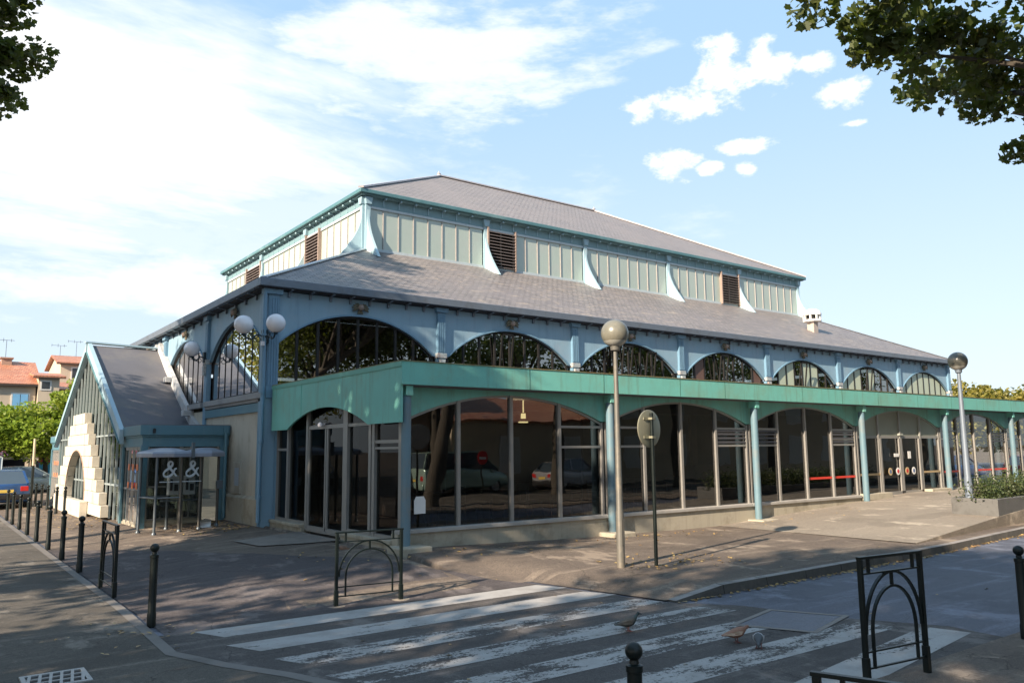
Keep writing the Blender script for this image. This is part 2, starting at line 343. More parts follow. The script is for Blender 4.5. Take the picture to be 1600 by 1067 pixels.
# one sheet to the horizon
g = MB(); R_ = [0]; n = 48
g.add([(900*cos(2*pi*k/n), 900*sin(2*pi*k/n), -.03) for k in range(n)], [tuple(range(n))]); struct(obj('ground', g, M_FORE))
sheet('road', [(-60,-16.4),(90,-16.4),(90,60),(-4.7,60),(-4.7,-11.2),(-60,-11.2)], 0., M_ROAD)
def grid(name, xs, yf, z, m, ny=14, zoff=0):
    mb = MB(); V = []; F = []
    for x in xs:
        y0, y1 = yf(x)
        for j in range(ny+1): y = lerp(y0, y1, j/ny); V.append((x, y, z(x, y)+zoff))
    for i in range(len(xs)-1):
        for j in range(ny): a = i*(ny+1)+j; F.append((a, a+ny+1, a+ny+2, a+1))
    mb.add(V, F); return struct(obj(name, mb, m, smooth=True))
xs = [-4.3+.25*i for i in range(22)] + [1.35+.4*i for i in range(100)] + [42, 50, 60, 80]
grid('forecourt', xs, lambda x: (yedge(x) if x > .95 else -9.2, 30 if x < 0 else -5.5), hg, M_FORE, 44)
# pavement on the near left, where the bollards stand
mb = MB(); edge = [(-4.38,60),(-4.38,-7.6),(-4.42,-9.3),(-4.45,-10.4),(-4.15,-11.2),(-3.8,-11.9),(-3.55,-12.6),(-3.4,-14),(-3.4,-15.2),(-3.3,-16.2),(-2.6,-16.5),(90,-16.2)]
poly = [(-60,60)] + edge[::-1][::-1] + [(90,-40),(-60,-40)]
mb.add([(x, y, .02) for x, y in poly], [tuple(range(len(poly)))]); mb.add([(x, y, z) for z in (.02, -.02) for x, y in edge], [(i, i+1, len(edge)+i+1, len(edge)+i) for i in range(len(edge)-1)])
struct(obj('pavement', mb, M_PAVE, fixn=False))
# right pavement patch round the far bollard
sheet('pavement_patch', [(-3.2,-15.9),(-.9,-15.22),(2.5,-15.24),(12,-15.3),(90,-14.6),(90,-18),(-3.3,-17)], .0245, M_FORE)
# kerb of the pavement in front of the gallery: stones 1 m long
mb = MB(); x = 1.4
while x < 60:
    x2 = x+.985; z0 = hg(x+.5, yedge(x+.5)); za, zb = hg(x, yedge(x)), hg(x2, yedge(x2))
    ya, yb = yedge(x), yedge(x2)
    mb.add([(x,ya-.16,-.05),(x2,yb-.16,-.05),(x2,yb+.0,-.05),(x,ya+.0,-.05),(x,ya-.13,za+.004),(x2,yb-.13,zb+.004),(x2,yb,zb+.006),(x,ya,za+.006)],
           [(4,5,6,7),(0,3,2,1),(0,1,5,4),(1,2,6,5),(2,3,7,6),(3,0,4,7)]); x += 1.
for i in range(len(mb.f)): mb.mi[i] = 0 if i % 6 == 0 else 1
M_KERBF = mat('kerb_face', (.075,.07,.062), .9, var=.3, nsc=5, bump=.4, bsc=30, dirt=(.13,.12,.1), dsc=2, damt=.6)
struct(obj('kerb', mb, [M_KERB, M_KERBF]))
# raised terrace in front of the entrances on the right, its retaining edge
def yt(x): return pw(x, [(8.9,-11.1),(13.4,-10.72),(60,-8.0)])
xs = [8.9+.4*i for i in range(80)] + [50]
mb = MB(); V = []; F = []; ny = 6
for x in xs:
    for j in range(ny+1): y = lerp(yt(x), -5.9, j/ny); V.append((x, y, terr(x, y)+.012))
nn = len(V)
for x in xs: V.append((x, yt(x), 0.))
for x in xs: V.append((x, yt(x), terr(x, 0)+.012))
for i in range(len(xs)-1):
    for j in range(ny): a = i*(ny+1)+j; F.append((a, a+ny+1, a+ny+2, a+1))
for i in range(len(xs)-1): F.append((nn+i, nn+i+1, nn+len(xs)+i+1, nn+len(xs)+i))
mb.add(V, F); struct(obj('terrace', mb, M_TERR, fixn=False))
# concrete ramp slab before the side door of the gallery
mb = MB(); P = [(-1.25,-3.55),(-1.35,-2.3),(-.5,-2.2),(.16,-2.0),(.16,-4.2),(-.5,-4.1)]
mb.add([(x, y, hg(x, y)+.02) for x, y in P], [tuple(range(len(P)))]); struct(obj('door_slab', mb, mat('slab_concrete', (.20,.175,.15), .9, var=.2, nsc=5, bump=.3, dirt=(.1,.09,.08), dsc=1.5, damt=.6)))
# darker, newer asphalt: the side street before the hall and the strip under the crossing
def draped(name, P, m, zo):
    xs_ = [p[0] for p in P]; mb = MB(); V = []; F = []; ny = 16
    for x, ya, yb in P:
        for j in range(ny+1): y = lerp(ya, yb, j/ny); V.append((x, y, hg(x, y)+zo if (y > -9.3 or x > 1.0) else .0+zo))
    for i in range(len(P)-1):
        for j in range(ny): a = i*(ny+1)+j; F.append((a, a+ny+1, a+ny+2, a+1))
    struct(obj(name, mb.add(V, F), m, smooth=True, fixn=False))
draped('side_street', [(x, -9.45, pw(x, [(-4.3,.4),(-3.4,-.9),(-2.3,-2.9),(-1.1,-5.5),(.0,-8.0),(.9,-9.3)])+.12*sin(x*7)) for x in np.linspace(-4.34, .9, 30)], M_NEWA, .005)
sheet('crossing_strip', [(-4.7,-9.45),(.9,-9.4),(1.3,-11.6),(1.9,-12.4),(2.2,-13.6),(2.7,-14.6),(2.6,-15.3),(-3.5,-16.3),(-4.7,-13)], .0032, M_OLDA)
# zebra crossing
mb = MB()
for k in range(7):
    yc = -9.75-.86*k; xl, xr = [(-3.95,.95),(-3.85,1.12),(-3.65,1.28),(-3.5,1.5),(-3.2,1.85),(-1.9,2.15),(-1.2,2.5)][k]; sk = .04*k if k > 5 else 0
    hw_ = .235; dx = (.1 if k < 5 else .05)
    mb.add([(xl+dx, yc-hw_-sk, .0065), (xr+dx, yc-hw_+sk, .0065), (xr-dx, yc+hw_+sk, .0065), (xl-dx, yc+hw_-sk, .0065)], [(0,1,2,3)])
struct(obj('zebra_crossing', mb, M_PAINT))
mb = MB(); mb.add([(3.0,-12.0,.0065),(3.1,-12.02,.0065),(1.4,-11.66,.0065),(1.3,-11.6,.0065)], [(0,1,2,3)])
# ------------------------------------------------------------------ drain covers in the road
t_ = thing('manhole_cover', 'square cast iron chamber cover set in the road by the crossing', 'manhole cover', (1.6,-13.3,.0))
mb = MB(); fr = [(.85,-13.05),(1.95,-12.78),(2.35,-13.62),(1.25,-13.9)]
c0 = Vector((1.6,-13.34,0)); 
def inset(P, k): return [(c0.x+(x-c0.x)*k, c0.y+(y-c0.y)*k) for x, y in P]
inn = inset(fr, .86)
mb.add([(x, y, .012) for x, y in fr]+[(x, y, .012) for x, y in inn], [(i, (i+1)%4, 4+(i+1)%4, 4+i) for i in range(4)])
obj('frame', mb, mat('cover_frame', (.20,.175,.155), .8, var=.35, nsc=7), t_); mb = MB(); cv = inset(fr, .845); mb.add([(x, y, .009) for x, y in cv], [(0,1,2,3)])
M_CAST = mat('cast_iron_cover', (.10,.105,.135), .4, .3, var=.5, nsc=9, bump=.8, bsc=22)
obj('lid', mb, M_CAST, t_)
t_ = thing('drain_grate', 'pale iron drain grate of slanted bars in the near left pavement', 'drain', (-5.5,-10.75,.03))
mb = MB(); mb.box(-5.82,-5.30,-11.03,-10.99,.021,.04).box(-5.82,-5.30,-10.57,-10.53,.021,.04).box(-5.34,-5.30,-10.99,-10.57,.021,.04).box(-5.82,-5.78,-10.99,-10.57,.021,.04)
M_GRATE = mat('grate_iron', (.34,.34,.33), .6, .3, var=.2); obj('frame', mb, M_GRATE, t_, bevel=.004)
for i in range(6): obj('bar', MB().bar((-5.80+.085*i,-10.99,.034), (-5.74+.085*i,-10.57,.034), .026, .014), M_GRATE, t_)
for i in range(2): obj('bar', MB().bar((-5.78,-10.85+.14*i,.033), (-5.34,-10.85+.14*i,.033), .02, .012), M_GRATE, t_)
obj('pit', MB().box(-5.78,-5.34,-10.99,-10.57,.0205,.0235), M_BLACK, t_)
# flush edging of the left pavement
mb = MB(); e2 = [(x-.12, y-(.06 if y < -10 else 0)) for x, y in edge[:-1]]; e1 = edge[:-1]
mb.add([(x, y, .024) for x, y in e1]+[(x, y, .024) for x, y in e2], [(i, i+1, len(e1)+i+1, len(e1)+i) for i in range(len(e1)-1)]); struct(obj('edging', mb, mat('edging_stone', (.17,.155,.14), .85, var=.3, nsc=2, dirt=(.09,.08,.07), dsc=1., damt=.8), fixn=False))
# ================================================================== MARKET HALL
B = 5.0; HX, HY = 35.0, 25.0
hall = thing('market_hall', 'large blue iron market hall with two-tier slate roof and arched windows', 'market hall', (0,0,0))
F0 = lambda u, v, t: (u, t, v)        # front wall: u along x, t = y
L0 = lambda u, v, t: (t, u, v)        # left wall: u along y, t = x
R0 = lambda u, v, t: (35-t, u, v)
def arc(u0, u1, zs, zc, n=20):
    c = (u0+u1)/2; hw_ = (u1-u0)/2; h = zc-zs; R = (hw_*hw_+h*h)/(2*h); z0 = zc-R; a0 = math.asin(hw_/R)
    return [(c+R*sin(-a0+2*a0*i/n), z0+R*cos(-a0+2*a0*i/n)) for i in range(n+1)]
def uvroof(o, origin, uax, vax):
    me = o.data; uv = me.uv_layers.new(name='uv')
    for l in me.loops:
        p = Vector(me.vertices[l.vertex_index].co)-Vector(origin); uv.data[l.index].uv = (p.dot(Vector(uax).normalized())+50, p.dot(Vector(vax).normalized())+50)
ZSP, ZCR, ZTOP = 4.62, 5.52, 5.97
def hall_bay(fn, u0, glassm, mw=.032, npan=8, base=3.45, blank=False, opened=(), light=(), brown=()):
    # spandrel plate over the arch, moulded rim, window with mullions and panes
    a = arc(u0+.27, u0+B-.27, ZSP, ZCR)
    mb = MB(); low = [(u0+.1, ZSP-.02)] + [(u, v) for u, v in a] + [(u0+B-.1, ZSP-.02)]
    top = [(u, ZTOP) for u, v in low]
    mb.slab(low, top, fn, .10, .04)
    obj('spandrel', mb, M_BLUE, hall)
    # raised panel bead
    mb = MB(); a2 = arc(u0+.27, u0+B-.27, ZSP, ZCR); a3 = [(u, v+.045) for u, v in a2]; mb.slab(a2, a3, fn, .05, .0); obj('arch_rim', mb, M_BLUEC, hall)
    if blank: return
    wdw = MB(); outer = arc(u0+.2, u0+B-.2, ZSP-.03, ZCR)
    inner = [(u, v-.05) for u, v in outer]; wdw.slab(inner, outer, fn, .09, .17)
    for (za, zb) in ((base, base+.06),): wdw.slab([(u0+.2, za), (u0+B-.2, za)], [(u0+.2, zb), (u0+B-.2, zb)], fn, .09, .17)
    mullx = [u0+.27+i*(B-.54)/npan for i in range(npan+1)]
    def zarc(u):
        for (p, q) in zip(outer, outer[1:]):
            if p[0] <= u <= q[0]: return lerp(p[1], q[1], (u-p[0])/(q[0]-p[0]))
        return outer[0][1]
    for i, u in enumerate(mullx):
        u = min(max(u, u0+.22), u0+B-.22); zt = zarc(u); hw_ = mw
        wdw.slab([(u-hw_, base), (u-hw_, zt)], [(u+hw_, base), (u+hw_, zt)], fn, .115 if mw < .02 else .10, .14)
    f = obj('window', wdw, M_BROWN, hall)
    gl = MB(); lo = [(u, base) for u, v in outer]; gl.strip([fn(u, v, .13) for u, v in lo], [fn(u, v, .13) for u, v in outer]); obj('glass', gl, glassm, f, fixn=False)
    for i in light:
        mb = MB(); ua, ub = mullx[i]+.05, mullx[i+1]-.05; mb.slab([(ua, base), (ub, base)], [(ua, zarc(ua)-.06), (ub, zarc(ub)-.06)], fn, .125, .115); obj('panel', mb, M_CURT, f)
    for i in brown:
        mb = MB(); ua, ub = mullx[i]+.05, mullx[i+1]-.05; mb.slab([(ua, base), (ub, base)], [(ua, zarc(ua)-.06), (ub, zarc(ub)-.06)], fn, .125, .115); obj('panel', mb, M_BRNP, f)
    for i in opened:   # casement hung at the bottom, tilted outwards
        ua, ub = mullx[i]+.05, mullx[i+1]-.05; zt = min(zarc(ua), zarc(ub))-.08; mb = MB()
        G = lambda u, v, t: fn(u, v, .12-t-.28*(v-base)/(zt-base))
        for q in (([(ua,base),(ua,zt)],[(ua+.05,base),(ua+.05,zt)]), ([(ub-.05,base),(ub-.05,zt)],[(ub,base),(ub,zt)]), ([(ua,zt-.05),(ub,zt-.05)],[(ua,zt),(ub,zt)]), ([(ua,base),(ub,base)],[(ua,base+.06),(ub,base+.06)])): mb.slab(*q, G, 0, .04)
        s = obj('sash', mb, M_BROWN, f); 
G_TILT = None
front = [dict(), dict(opened=(3,), brown=()), dict(opened=(3, 5)), dict(opened=(3,), brown=(1, 7)), dict(opened=(3,), light=(1, 2, 4, 5)), dict(opened=(3,), light=(0, 1, 2, 4)), dict(light=(0,1,2,3,4,5,6,7))]
for k, kw in enumerate(front): hall_bay(F0, 5*k, G_UP, **kw)
for k in range(5):
    hall_bay(L0, 5*k, G_LEFT, mw=.012)
# fluted pilasters with capital and base block
def pilaster(fn, u, w_=.26, base=3.3):
    mb = MB(); mb.prism([(u-w_/2, base), (u+w_/2, base), (u+w_/2, 5.86), (u-w_/2, 5.86)], fn, .1, -.03)
    for i in range(4):
        uu = u-w_/2+w_*(i+.5)/4; mb.prism([(uu-.02, ZSP+.12), (uu+.02, ZSP+.12), (uu+.02, 5.78), (uu-.02, 5.78)], fn, -.028, -.05)
    p = obj('column', mb, M_BLUEC, hall)
    mb = MB(); mb.prism([(u-w_/2-.05, 5.86), (u+w_/2+.05, 5.86), (u+w_/2+.08, 5.99), (u-w_/2-.08, 5.99)], fn, .1, -.10); obj('capital', mb, M_BLUEC, p, bevel=.01)
    mb = MB(); mb.prism([(u-w_/2-.03, ZSP-.06), (u+w_/2+.03, ZSP-.06), (u+w_/2+.03, ZSP+.08), (u-w_/2-.03, ZSP+.08)], fn, .1, -.08)
    mb.prism([(u-.06, ZSP-.38), (u+.06, ZSP-.38), (u+.1, ZSP-.1), (u-.1, ZSP-.1)], fn, -.03, -.11)
    obj('moulding', mb, mat('worn_pale_paint', (.36,.40,.40), .6, var=.4, nsc=20, dirt=(.25,.1,.06), dsc=7, damt=.8), p, bevel=.01)
for k in range(1, 8): pilaster(F0, 5*k if k < 7 else 34.87)
for k in range(1, 5): pilaster(L0, 5*k, base=2.2)
# corner pier
mb = MB(); mb.box(.0, .30, .0, .30, .1, 5.97); obj('corner_pier', mb, M_BLUE, hall)
mb = MB(); mb.box(.02,.30,-.05,-.001,3.3,5.86); mb.box(-.05,-.001,.02,.30,.2,5.86)
for i in range(4): mb.box(.05+.065*i, .08+.065*i, -.07, -.048, 3.6, 5.78)
p = obj('corner_column', mb, M_BLUEC, hall); mb = MB(); mb.box(-.12,.36,-.12,.1,5.86,5.99); obj('capital', mb, M_BLUEC, p, bevel=.012)
mb = MB(); mb.tube([(-.10,-.09,.35),(-.10,-.09,2.0),(-.08,-.08,2.25),(-.08,-.08,5.95)], .05, 10); pp = obj('downpipe', mb, M_BLUEC, hall, smooth=True)
[obj('collar', MB().tube([(-.09,-.085,z),(-.09,-.085,z+.06)], .065, 10), M_BLUEC, pp, smooth=True) for z in (.9,2.2,3.4,4.8)]
mb = MB(); mb.tube([(33.2,-.05,ZSP-.8),(33.2,-.05,5.3),(33.05,-.1,5.5),(33.05,-.2,5.9)], .05, 8); 
# ornaments: a gilded winged medallion over each arch
def medallion(fn, u):
    mb = MB(); c = Vector(fn(u, 5.76, .0)); ax = 'y' if fn is F0 else 'x'
    n0 = Vector(fn(0,0,1))-Vector(fn(0,0,0)); ua = Vector(fn(1,0,0))-Vector(fn(0,0,0))
    mb.ball(tuple(c-n0*.05), .085, 12, 8)
    f = obj('medallion', mb, mat('terracotta_mask', (.30,.23,.19), .8), hall, smooth=True); mb = MB()
    for s in (-1, 1):
        for i in range(5):
            a = rad(-35+i*28); L = .22-.02*i
            q = c+ua*s*(.05)-n0*.02; e_ = q+ua*s*cos(a)*L+Vector((0,0,sin(a)*L*.8)); mb.tube([q, q.lerp(e_, .55)-n0*.03, e_], [.035, .04, .012], 6)
    for i in range(4): mb.tube([c+Vector((0,0,-.05)), c+ua*(.05*(i-1.5))+Vector((0,0,-.17))], [.04,.012], 6)
    obj('wings', mb, M_GOLD, f, smooth=True)
for k in range(7): medallion(F0, 5*k+2.5)
for k in range(5): medallion(L0, 5*k+2.5)
# gutter, soffit and brackets under it
o_ = .28
mb = MB()
mb.box(-o_, HX+o_, -o_, -o_+.14, 6.02, 6.22); obj('gutter', mb, M_ZINC, hall, bevel=.012)
mb = MB(); mb.box(-o_, -o_+.14, -o_+.142, HY+o_, 6.021, 6.221); obj('gutter', mb, M_ZINC, hall, bevel=.012)
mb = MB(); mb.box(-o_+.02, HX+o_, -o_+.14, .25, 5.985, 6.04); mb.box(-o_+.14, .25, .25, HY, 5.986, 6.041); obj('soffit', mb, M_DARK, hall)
bk = MB(); bk.prism([(0,0),(0,-.16),(.05,-.16),(.05,-.05),(.26,-.02),(.26,.0)], lambda u, v, t: (t, -u+.03, v+6.0), -.03, .03)
me0 = None
def bracket(name, x, y, z, rot, mbase, m):
    global me0
    o = bpy.data.objects.new(name, mbase.data if mbase else None); COL.objects.link(o); o.parent = hall; o.location = (x, y, z); o.rotation_euler = (0,0,rot); return o
b0 = obj('cornice_bracket', bk, M_ZINC, hall)
first = True
for i in range(7*9):
    if i % 9 == 0: continue
    if first: b0.location = (i*B/9, 0, 0); first = False
    else: bracket('cornice_bracket', i*B/9, 0, 0, 0, b0, None)
for i in range(1, 25):
    if i % 6: bracket('cornice_bracket', 0, i*B/6, 0, -pi/2, b0, None)
# left wall below the arches
mb = MB(); mb.box(.02, .22, .305, HY, .0, 3.2); obj('wall', mb, M_PLAST, hall)
mb = MB(); mb.box(-.06,.02,.13,2.72,.1,.86); mb.prism([(-.06,.86),(.02,.86),(.02,.93)], lambda u, v, t: (u, t, v), .13, 2.72); obj('plinth', mb, M_BASE, hall, bevel=.01)
mb = MB(); mb.box(-.10,.12,.02,4.86,3.30,3.45); mb.box(-.05,.12,.02,4.86,3.22,3.30); mb.box(-.10,.12,5.14,6.6,3.301,3.451); obj('sill', mb, mat('grey_sill', (.27,.27,.27), .7, var=.15, dirt=(.12,.12,.12), damt=.6), hall, bevel=.008)
mb = MB(); mb.box(-.03,.03,.32,4.86,2.98,3.2); obj('frieze', mb, M_BLUETR, hall)
mb = MB(); mb.box(-.02,.03,1.55,2.2,.95,1.75); obj('service_panel', mb, M_PLAST, hall, bevel=.006)
mb = MB(); mb.box(.02,.03,1.66,1.98,1.12,1.62); 
obj('notice', MB().box(-.026,-.02,1.68,2.0,1.15,1.6), mat('pale_notice', (.35,.40,.45), .6, var=.3, nsc=14), hall)
# other walls and dark interior
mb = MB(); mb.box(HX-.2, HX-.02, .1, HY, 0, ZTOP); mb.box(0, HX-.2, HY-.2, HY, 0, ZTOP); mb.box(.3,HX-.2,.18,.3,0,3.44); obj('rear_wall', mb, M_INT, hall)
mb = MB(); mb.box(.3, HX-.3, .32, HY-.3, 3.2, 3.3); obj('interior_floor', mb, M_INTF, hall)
# lower roof: four slopes up to the clerestory
ZE, ZL, ZU, ZR = 6.22, 8.76, 10.66, 15.0
def slope(name, P, uax, m, par=hall, th=.05):
    P = [Vector(p) for p in P]; mb = MB(); nrm = (P[1]-P[0]).cross(P[-1]-P[0]).normalized()
    if nrm.z < 0: nrm = -nrm
    n = len(P); mb.add(P+[p-nrm*th for p in P], [tuple(range(n)), tuple(range(n, 2*n))[::-1]]+[(i, n+i, n+(i+1)%n, (i+1)%n) for i in range(n)])
    o = obj(name, mb, m, par); u = Vector(uax); v = nrm.cross(u); v = v if v.z > 0 else -v; uvroof(o, (0,0,0), u, v); return o
e = -.18
fr_ = slope('lower_roof', [(e,e,ZE),(HX-e,e,ZE),(30,5,ZL),(5,5,ZL)], (1,0,0), M_SLATE)
slope('lower_roof', [(e,HY-e,ZE),(e,e,ZE),(5,5,ZL),(5,20,ZL)], (0,-1,0), M_SLATE)
slope('lower_roof', [(HX-e,e,ZE),(HX-e,HY-e,ZE),(30,20,ZL),(30,5,ZL)], (0,1,0), M_SLATE)
slope('lower_roof', [(HX-e,HY-e,ZE),(e,HY-e,ZE),(5,20,ZL),(30,20,ZL)], (1,0,0), M_SLATE)
M_HIP = mat('hip_zinc', (.36,.42,.48), .35, .5, var=.15)
for P in (((e,e,ZE+.02),(5,5,ZL+.02)), ((HX-e,e,ZE+.02),(30,5,ZL+.02)), ((e,HY-e,ZE),(5,20,ZL))): obj('hip_flashing', MB().bar(P[0], P[1], .16, .03), M_HIP, hall)
# clerestory
CF = lambda u, v, t: (5+u, 5+t, v); CL = lambda u, v, t: (5+t, 5+u, v); CR = lambda u, v, t: (30-t, 5+u, v)
def cler_bay(fn, u0, louv=None):
    f = MB(); n = 8; z0, z1 = ZL+.08, 10.28
    f.slab([(u0+.1,ZL-.05),(u0+4.9,ZL-.05)], [(u0+.1,z0),(u0+4.9,z0)], fn, .1, -.03)
    f.slab([(u0+.1,z1-.06),(u0+4.9,z1-.06)], [(u0+.1,z1+.02),(u0+4.9,z1+.02)], fn, .0, -.04)
    fo = obj('clerestory_frame', f, mat('pale_frame', (.42,.48,.50), .5, var=.1, nsc=4, streak=.3, streakcol=(.3,.3,.28)), hall)
    obj('frieze', MB().slab([(u0+.1,z1+.02),(u0+4.9,z1+.02)], [(u0+.1,10.62),(u0+4.9,10.62)], fn, .1, -.01), mat('frieze_paint', (.17,.28,.31), .55, var=.12, nsc=3, streak=.3, streakcol=(.1,.15,.16)), hall)
    ml = MB(); us = [u0+.12+i*4.76/n for i in range(n+1)]
    for i, u in enumerate(us):
        if 0 < i < n: ml.slab([(u-.013,z0),(u-.013,z1)], [(u+.013,z0),(u+.013,z1)], fn, .05, -.02)
    obj('glazing_bar', ml, mat('pinkish_bar', (.36,.33,.31), .6, var=.25, nsc=9), fo)
    lo, hi = (0, 0) if louv is None else louv
    for i in range(n):
        if lo <= i < hi: continue
        mb = MB(); mb.slab([(us[i]+.02,z0),(us[i+1]-.02,z0)], [(us[i]+.02,z1),(us[i+1]-.02,z1)], fn, .03, .01); obj('pane', mb, M_FROST, fo)
    if hi > lo:
        ua, ub = us[lo]-.02, us[hi]+.02; mb = MB()
        mb.slab([(ua,z0-.05),(ub,z0-.05)], [(ua,z1+.02),(ub,z1+.02)], fn, .12, .06)
        lv = obj('vent_louvre', mb, M_BLACK, hall); mb = MB(); k = 12
        for j in range(k):
            z = z0+(z1-z0)*(j+.2)/k
            A = [fn(ua, z, -.12), fn(ub, z, -.12)]; Bp = [fn(ua, z+.05, .05), fn(ub, z+.05, .05)]
            mb.add([*A, *Bp, *[(p[0], p[1], p[2]-.03) for p in A], *[(p[0], p[1], p[2]-.03) for p in Bp]], [(0,1,3,2),(4,6,7,5),(0,4,5,1),(2,3,7,6)])
        obj('slats', mb, M_LOUV, lv, fixn=False)
        for (c0_, c1_) in ((ua-.06, ua), (ub, ub+.05)): mb = MB(); mb.slab([(c0_,z0-.08),(c0_,z1+.05)], [(c1_,z0-.08),(c1_,z1+.05)], fn, .05, -.13); obj('cheek', mb, mat('rust_cheek', (.28,.21,.175), .7, var=.3), lv)
for k, lv in enumerate([None, (0, 2), None, (6, 8), None]): cler_bay(CF, 5*k, lv)
for k, lv in enumerate([(6, 8), None, (0, 3)]): cler_bay(CL, 5*k, lv)
for k in range(3): cler_bay(CR, 5*k)
mb = MB(); mb.box(5.1, 29.9, 19.85, 19.95, ZL, 10.6); obj('rear_clerestory', mb, M_FROST, hall)
M_FIN = mat('fin_paint', (.40,.55,.60), .5, var=.1, nsc=4, dirt=(.5,.5,.46), dsc=2, damt=.5)
def fin(fn, u, w_=.10):
    mb = MB(); mb.prism([(u-.085,ZL-.1),(u+.085,ZL-.1),(u+.085,10.42),(u-.085,10.42)], fn, .1, -.07)
    c = obj('clerestory_post', mb, M_CLER, hall)
    mb = MB(); mb.prism([(u-.10,10.34),(u+.10,10.34),(u+.15,10.60),(u-.15,10.60)], fn, .08, -.13); obj('capital', mb, M_CLER, c, bevel=.01)
    # concave buttress sweeping down onto the slates
    prof = []; D = .86
    for i in range(15):
        s = i/14; dpt = .07+D*(s**2.6); z = 10.15-(10.15-ZL)*s - (dpt-.07)*(ZL-ZE)/5.18*1.0*(s**1)
        prof.append((dpt, z))
    poly = prof + [(.07, ZL-.1)]
    mb = MB(); n = len(poly); V = [fn(u-w_/2, z, -dp) for dp, z in poly]+[fn(u+w_/2, z, -dp) for dp, z in poly]
    mb.add(V, [tuple(range(n)), tuple(range(n, 2*n))[::-1]]+[(i, (i+1)%n, n+(i+1)%n, n+i) for i in range(n)]); obj('buttress_fin', mb, M_FIN, c)
for k in range(6): fin(CF, 5*k + (0.11 if k == 0 else -.11 if k == 5 else 0))
for k in range(4): fin(CL, 5*k + (0.11 if k == 0 else 0))
fin(CR, .11); fin(CR, 5)
uo = .30
mb = MB(); mb.box(5-uo, 30+uo, 5-uo, 5-uo+.10, 10.66, 10.80); mb.box(5-uo, 5-uo+.1, 5-uo+.102, 20+uo, 10.661, 10.801); mb.box(30+uo-.1, 30+uo, 5-uo+.102, 20+uo, 10.661, 10.801); obj('eave_gutter', mb, M_EAVE, hall, bevel=.02)
mb = MB(); mb.box(5-uo+.1, 30+uo-.1, 5-uo+.1, 5.1, 10.62, 10.68); mb.box(5-uo+.1, 5.1, 5.1, 20+uo, 10.621, 10.681); mb.box(29.9, 30.2, 5.1, 20, 10.622, 10.682); obj('eave_soffit', mb, mat('eave_soffit_paint', (.16,.27,.29), .6), hall)
bk = MB(); bk.ball((0,-.19,10.585), .045, 8, 6); bk.box(-.02,.02,-.19,.0,10.575,10.62); bk.box(-.02,.02,-.035,-.0,10.36,10.6)
eb = obj('eave_bracket', bk, M_CLER, hall, smooth=True); first = True
for k in range(5):
    for i in range(1, 8):
        p_ = (5+5*k+.12+i*4.76/8, 5, 0)
        if first: eb.location = p_; first = False
        else: bracket('eave_bracket', *p_, 0, eb, None)
for k in range(3):
    for i in range(1, 8): bracket('eave_bracket', 5, 5+5*k+.12+i*4.76/8, 0, -pi/2, eb, None)
e = 5-uo+.02; ZG = 10.80
slope('upper_roof', [(e,e,ZG),(35-e,e,ZG),(22.5,12.5,ZR),(12.5,12.5,ZR)], (1,0,0), M_SLATE2)
slope('upper_roof', [(e,25-e,ZG),(e,e,ZG),(12.5,12.5,ZR)], (0,-1,0), M_SLATE2)
slope('upper_roof', [(35-e,e,ZG),(35-e,25-e,ZG),(22.5,12.5,ZR)], (0,1,0), M_SLATE2)
slope('upper_roof', [(35-e,25-e,ZG),(e,25-e,ZG),(12.5,12.5,ZR),(22.5,12.5,ZR)], (1,0,0), M_SLATE2)
M_RID = mat('lead_ridge', (.45,.42,.42), .5, .3, var=.3, nsc=8)
for P in (((e,e,ZG+.03),(12.5,12.5,ZR+.03)), ((12.5,12.5,ZR+.04),(22.5,12.5,ZR+.04)), ((35-e,e,ZG+.03),(22.5,12.5,ZR+.03))): obj('ridge_capping', MB().bar(P[0], P[1], .2, .06), M_RID, hall)
for x in (12.5, 22.5):
    mb = MB(); mb.lathe((x,12.5,ZR), [(.12,0),(.08,.08),(.1,.13),(.03,.2),(.01,.26)], 10); obj('finial', mb, M_RID, hall, smooth=True)
# roof ventilator
vx, vy = 26.4, 2.0; vz = ZE+(vy+.18)/5.18*(ZL-ZE)
mb = MB(); mb.box(vx-.17,vx+.17,vy-.17,vy+.17,vz-.2,vz+.42); rv = obj('roof_ventilator', mb, mat('vent_metal', (.45,.38,.33), .6, .2, var=.2, nsc=8), hall)
mb = MB(); mb.lathe((vx,vy,vz+.42), [(.30,0),(.42,.03),(.42,.1),(.30,.13)], 8); mb.lathe((vx,vy,vz+.75), [(.43,0),(.43,.08),(.36,.2),(.2,.28),(.02,.3)], 8)
for i in range(8): a = rad(45*i+22); mb.bar((vx+.36*cos(a),vy+.36*sin(a),vz+.5),(vx+.36*cos(a),vy+.36*sin(a),vz+.8),.12,.04)
obj('cowl', mb, M_WHITE, rv); mb = MB(); mb.box(vx-.2,vx+.2,vy-.2,vy+.2,vz+.5,vz+.78); obj('core', mb, M_BLACK, rv)

# ================================================================== GLAZED GALLERY
gal = thing('glazed_gallery', 'single-storey glazed gallery with green arched fascia wrapped round the hall', 'gallery', (.14,-6.64,0))
GX0, GY, GT, GB = .14, -6.64, 3.58, 3.17; GX1 = 36.2
mb = MB(); mb.box(GX0, GX1, GY, GY+.05, GB, GT); fa = obj('fascia', mb, M_GREEN, gal)
mb = MB(); mb.box(GX0-.01, GX1, GY-.012, GY+.06, GT, GT+.02); mb.box(GX0-.012, GX0+.06, GY+.062, -.14, GT+.001, GT+.021); obj('rusty_edge', mb, M_RUST, gal)
mb = MB()
for x in (3.0, 5.0, 7.4, 9.0, 12.2, 14.1, 16, 18.3, 20.5, 22.8, 25, 28, 31): obj('seam', MB().box(x, x+.012, GY-.004, GY+.0, GB, GT), mat('seam_dark', (.06,.17,.13), .6), fa)
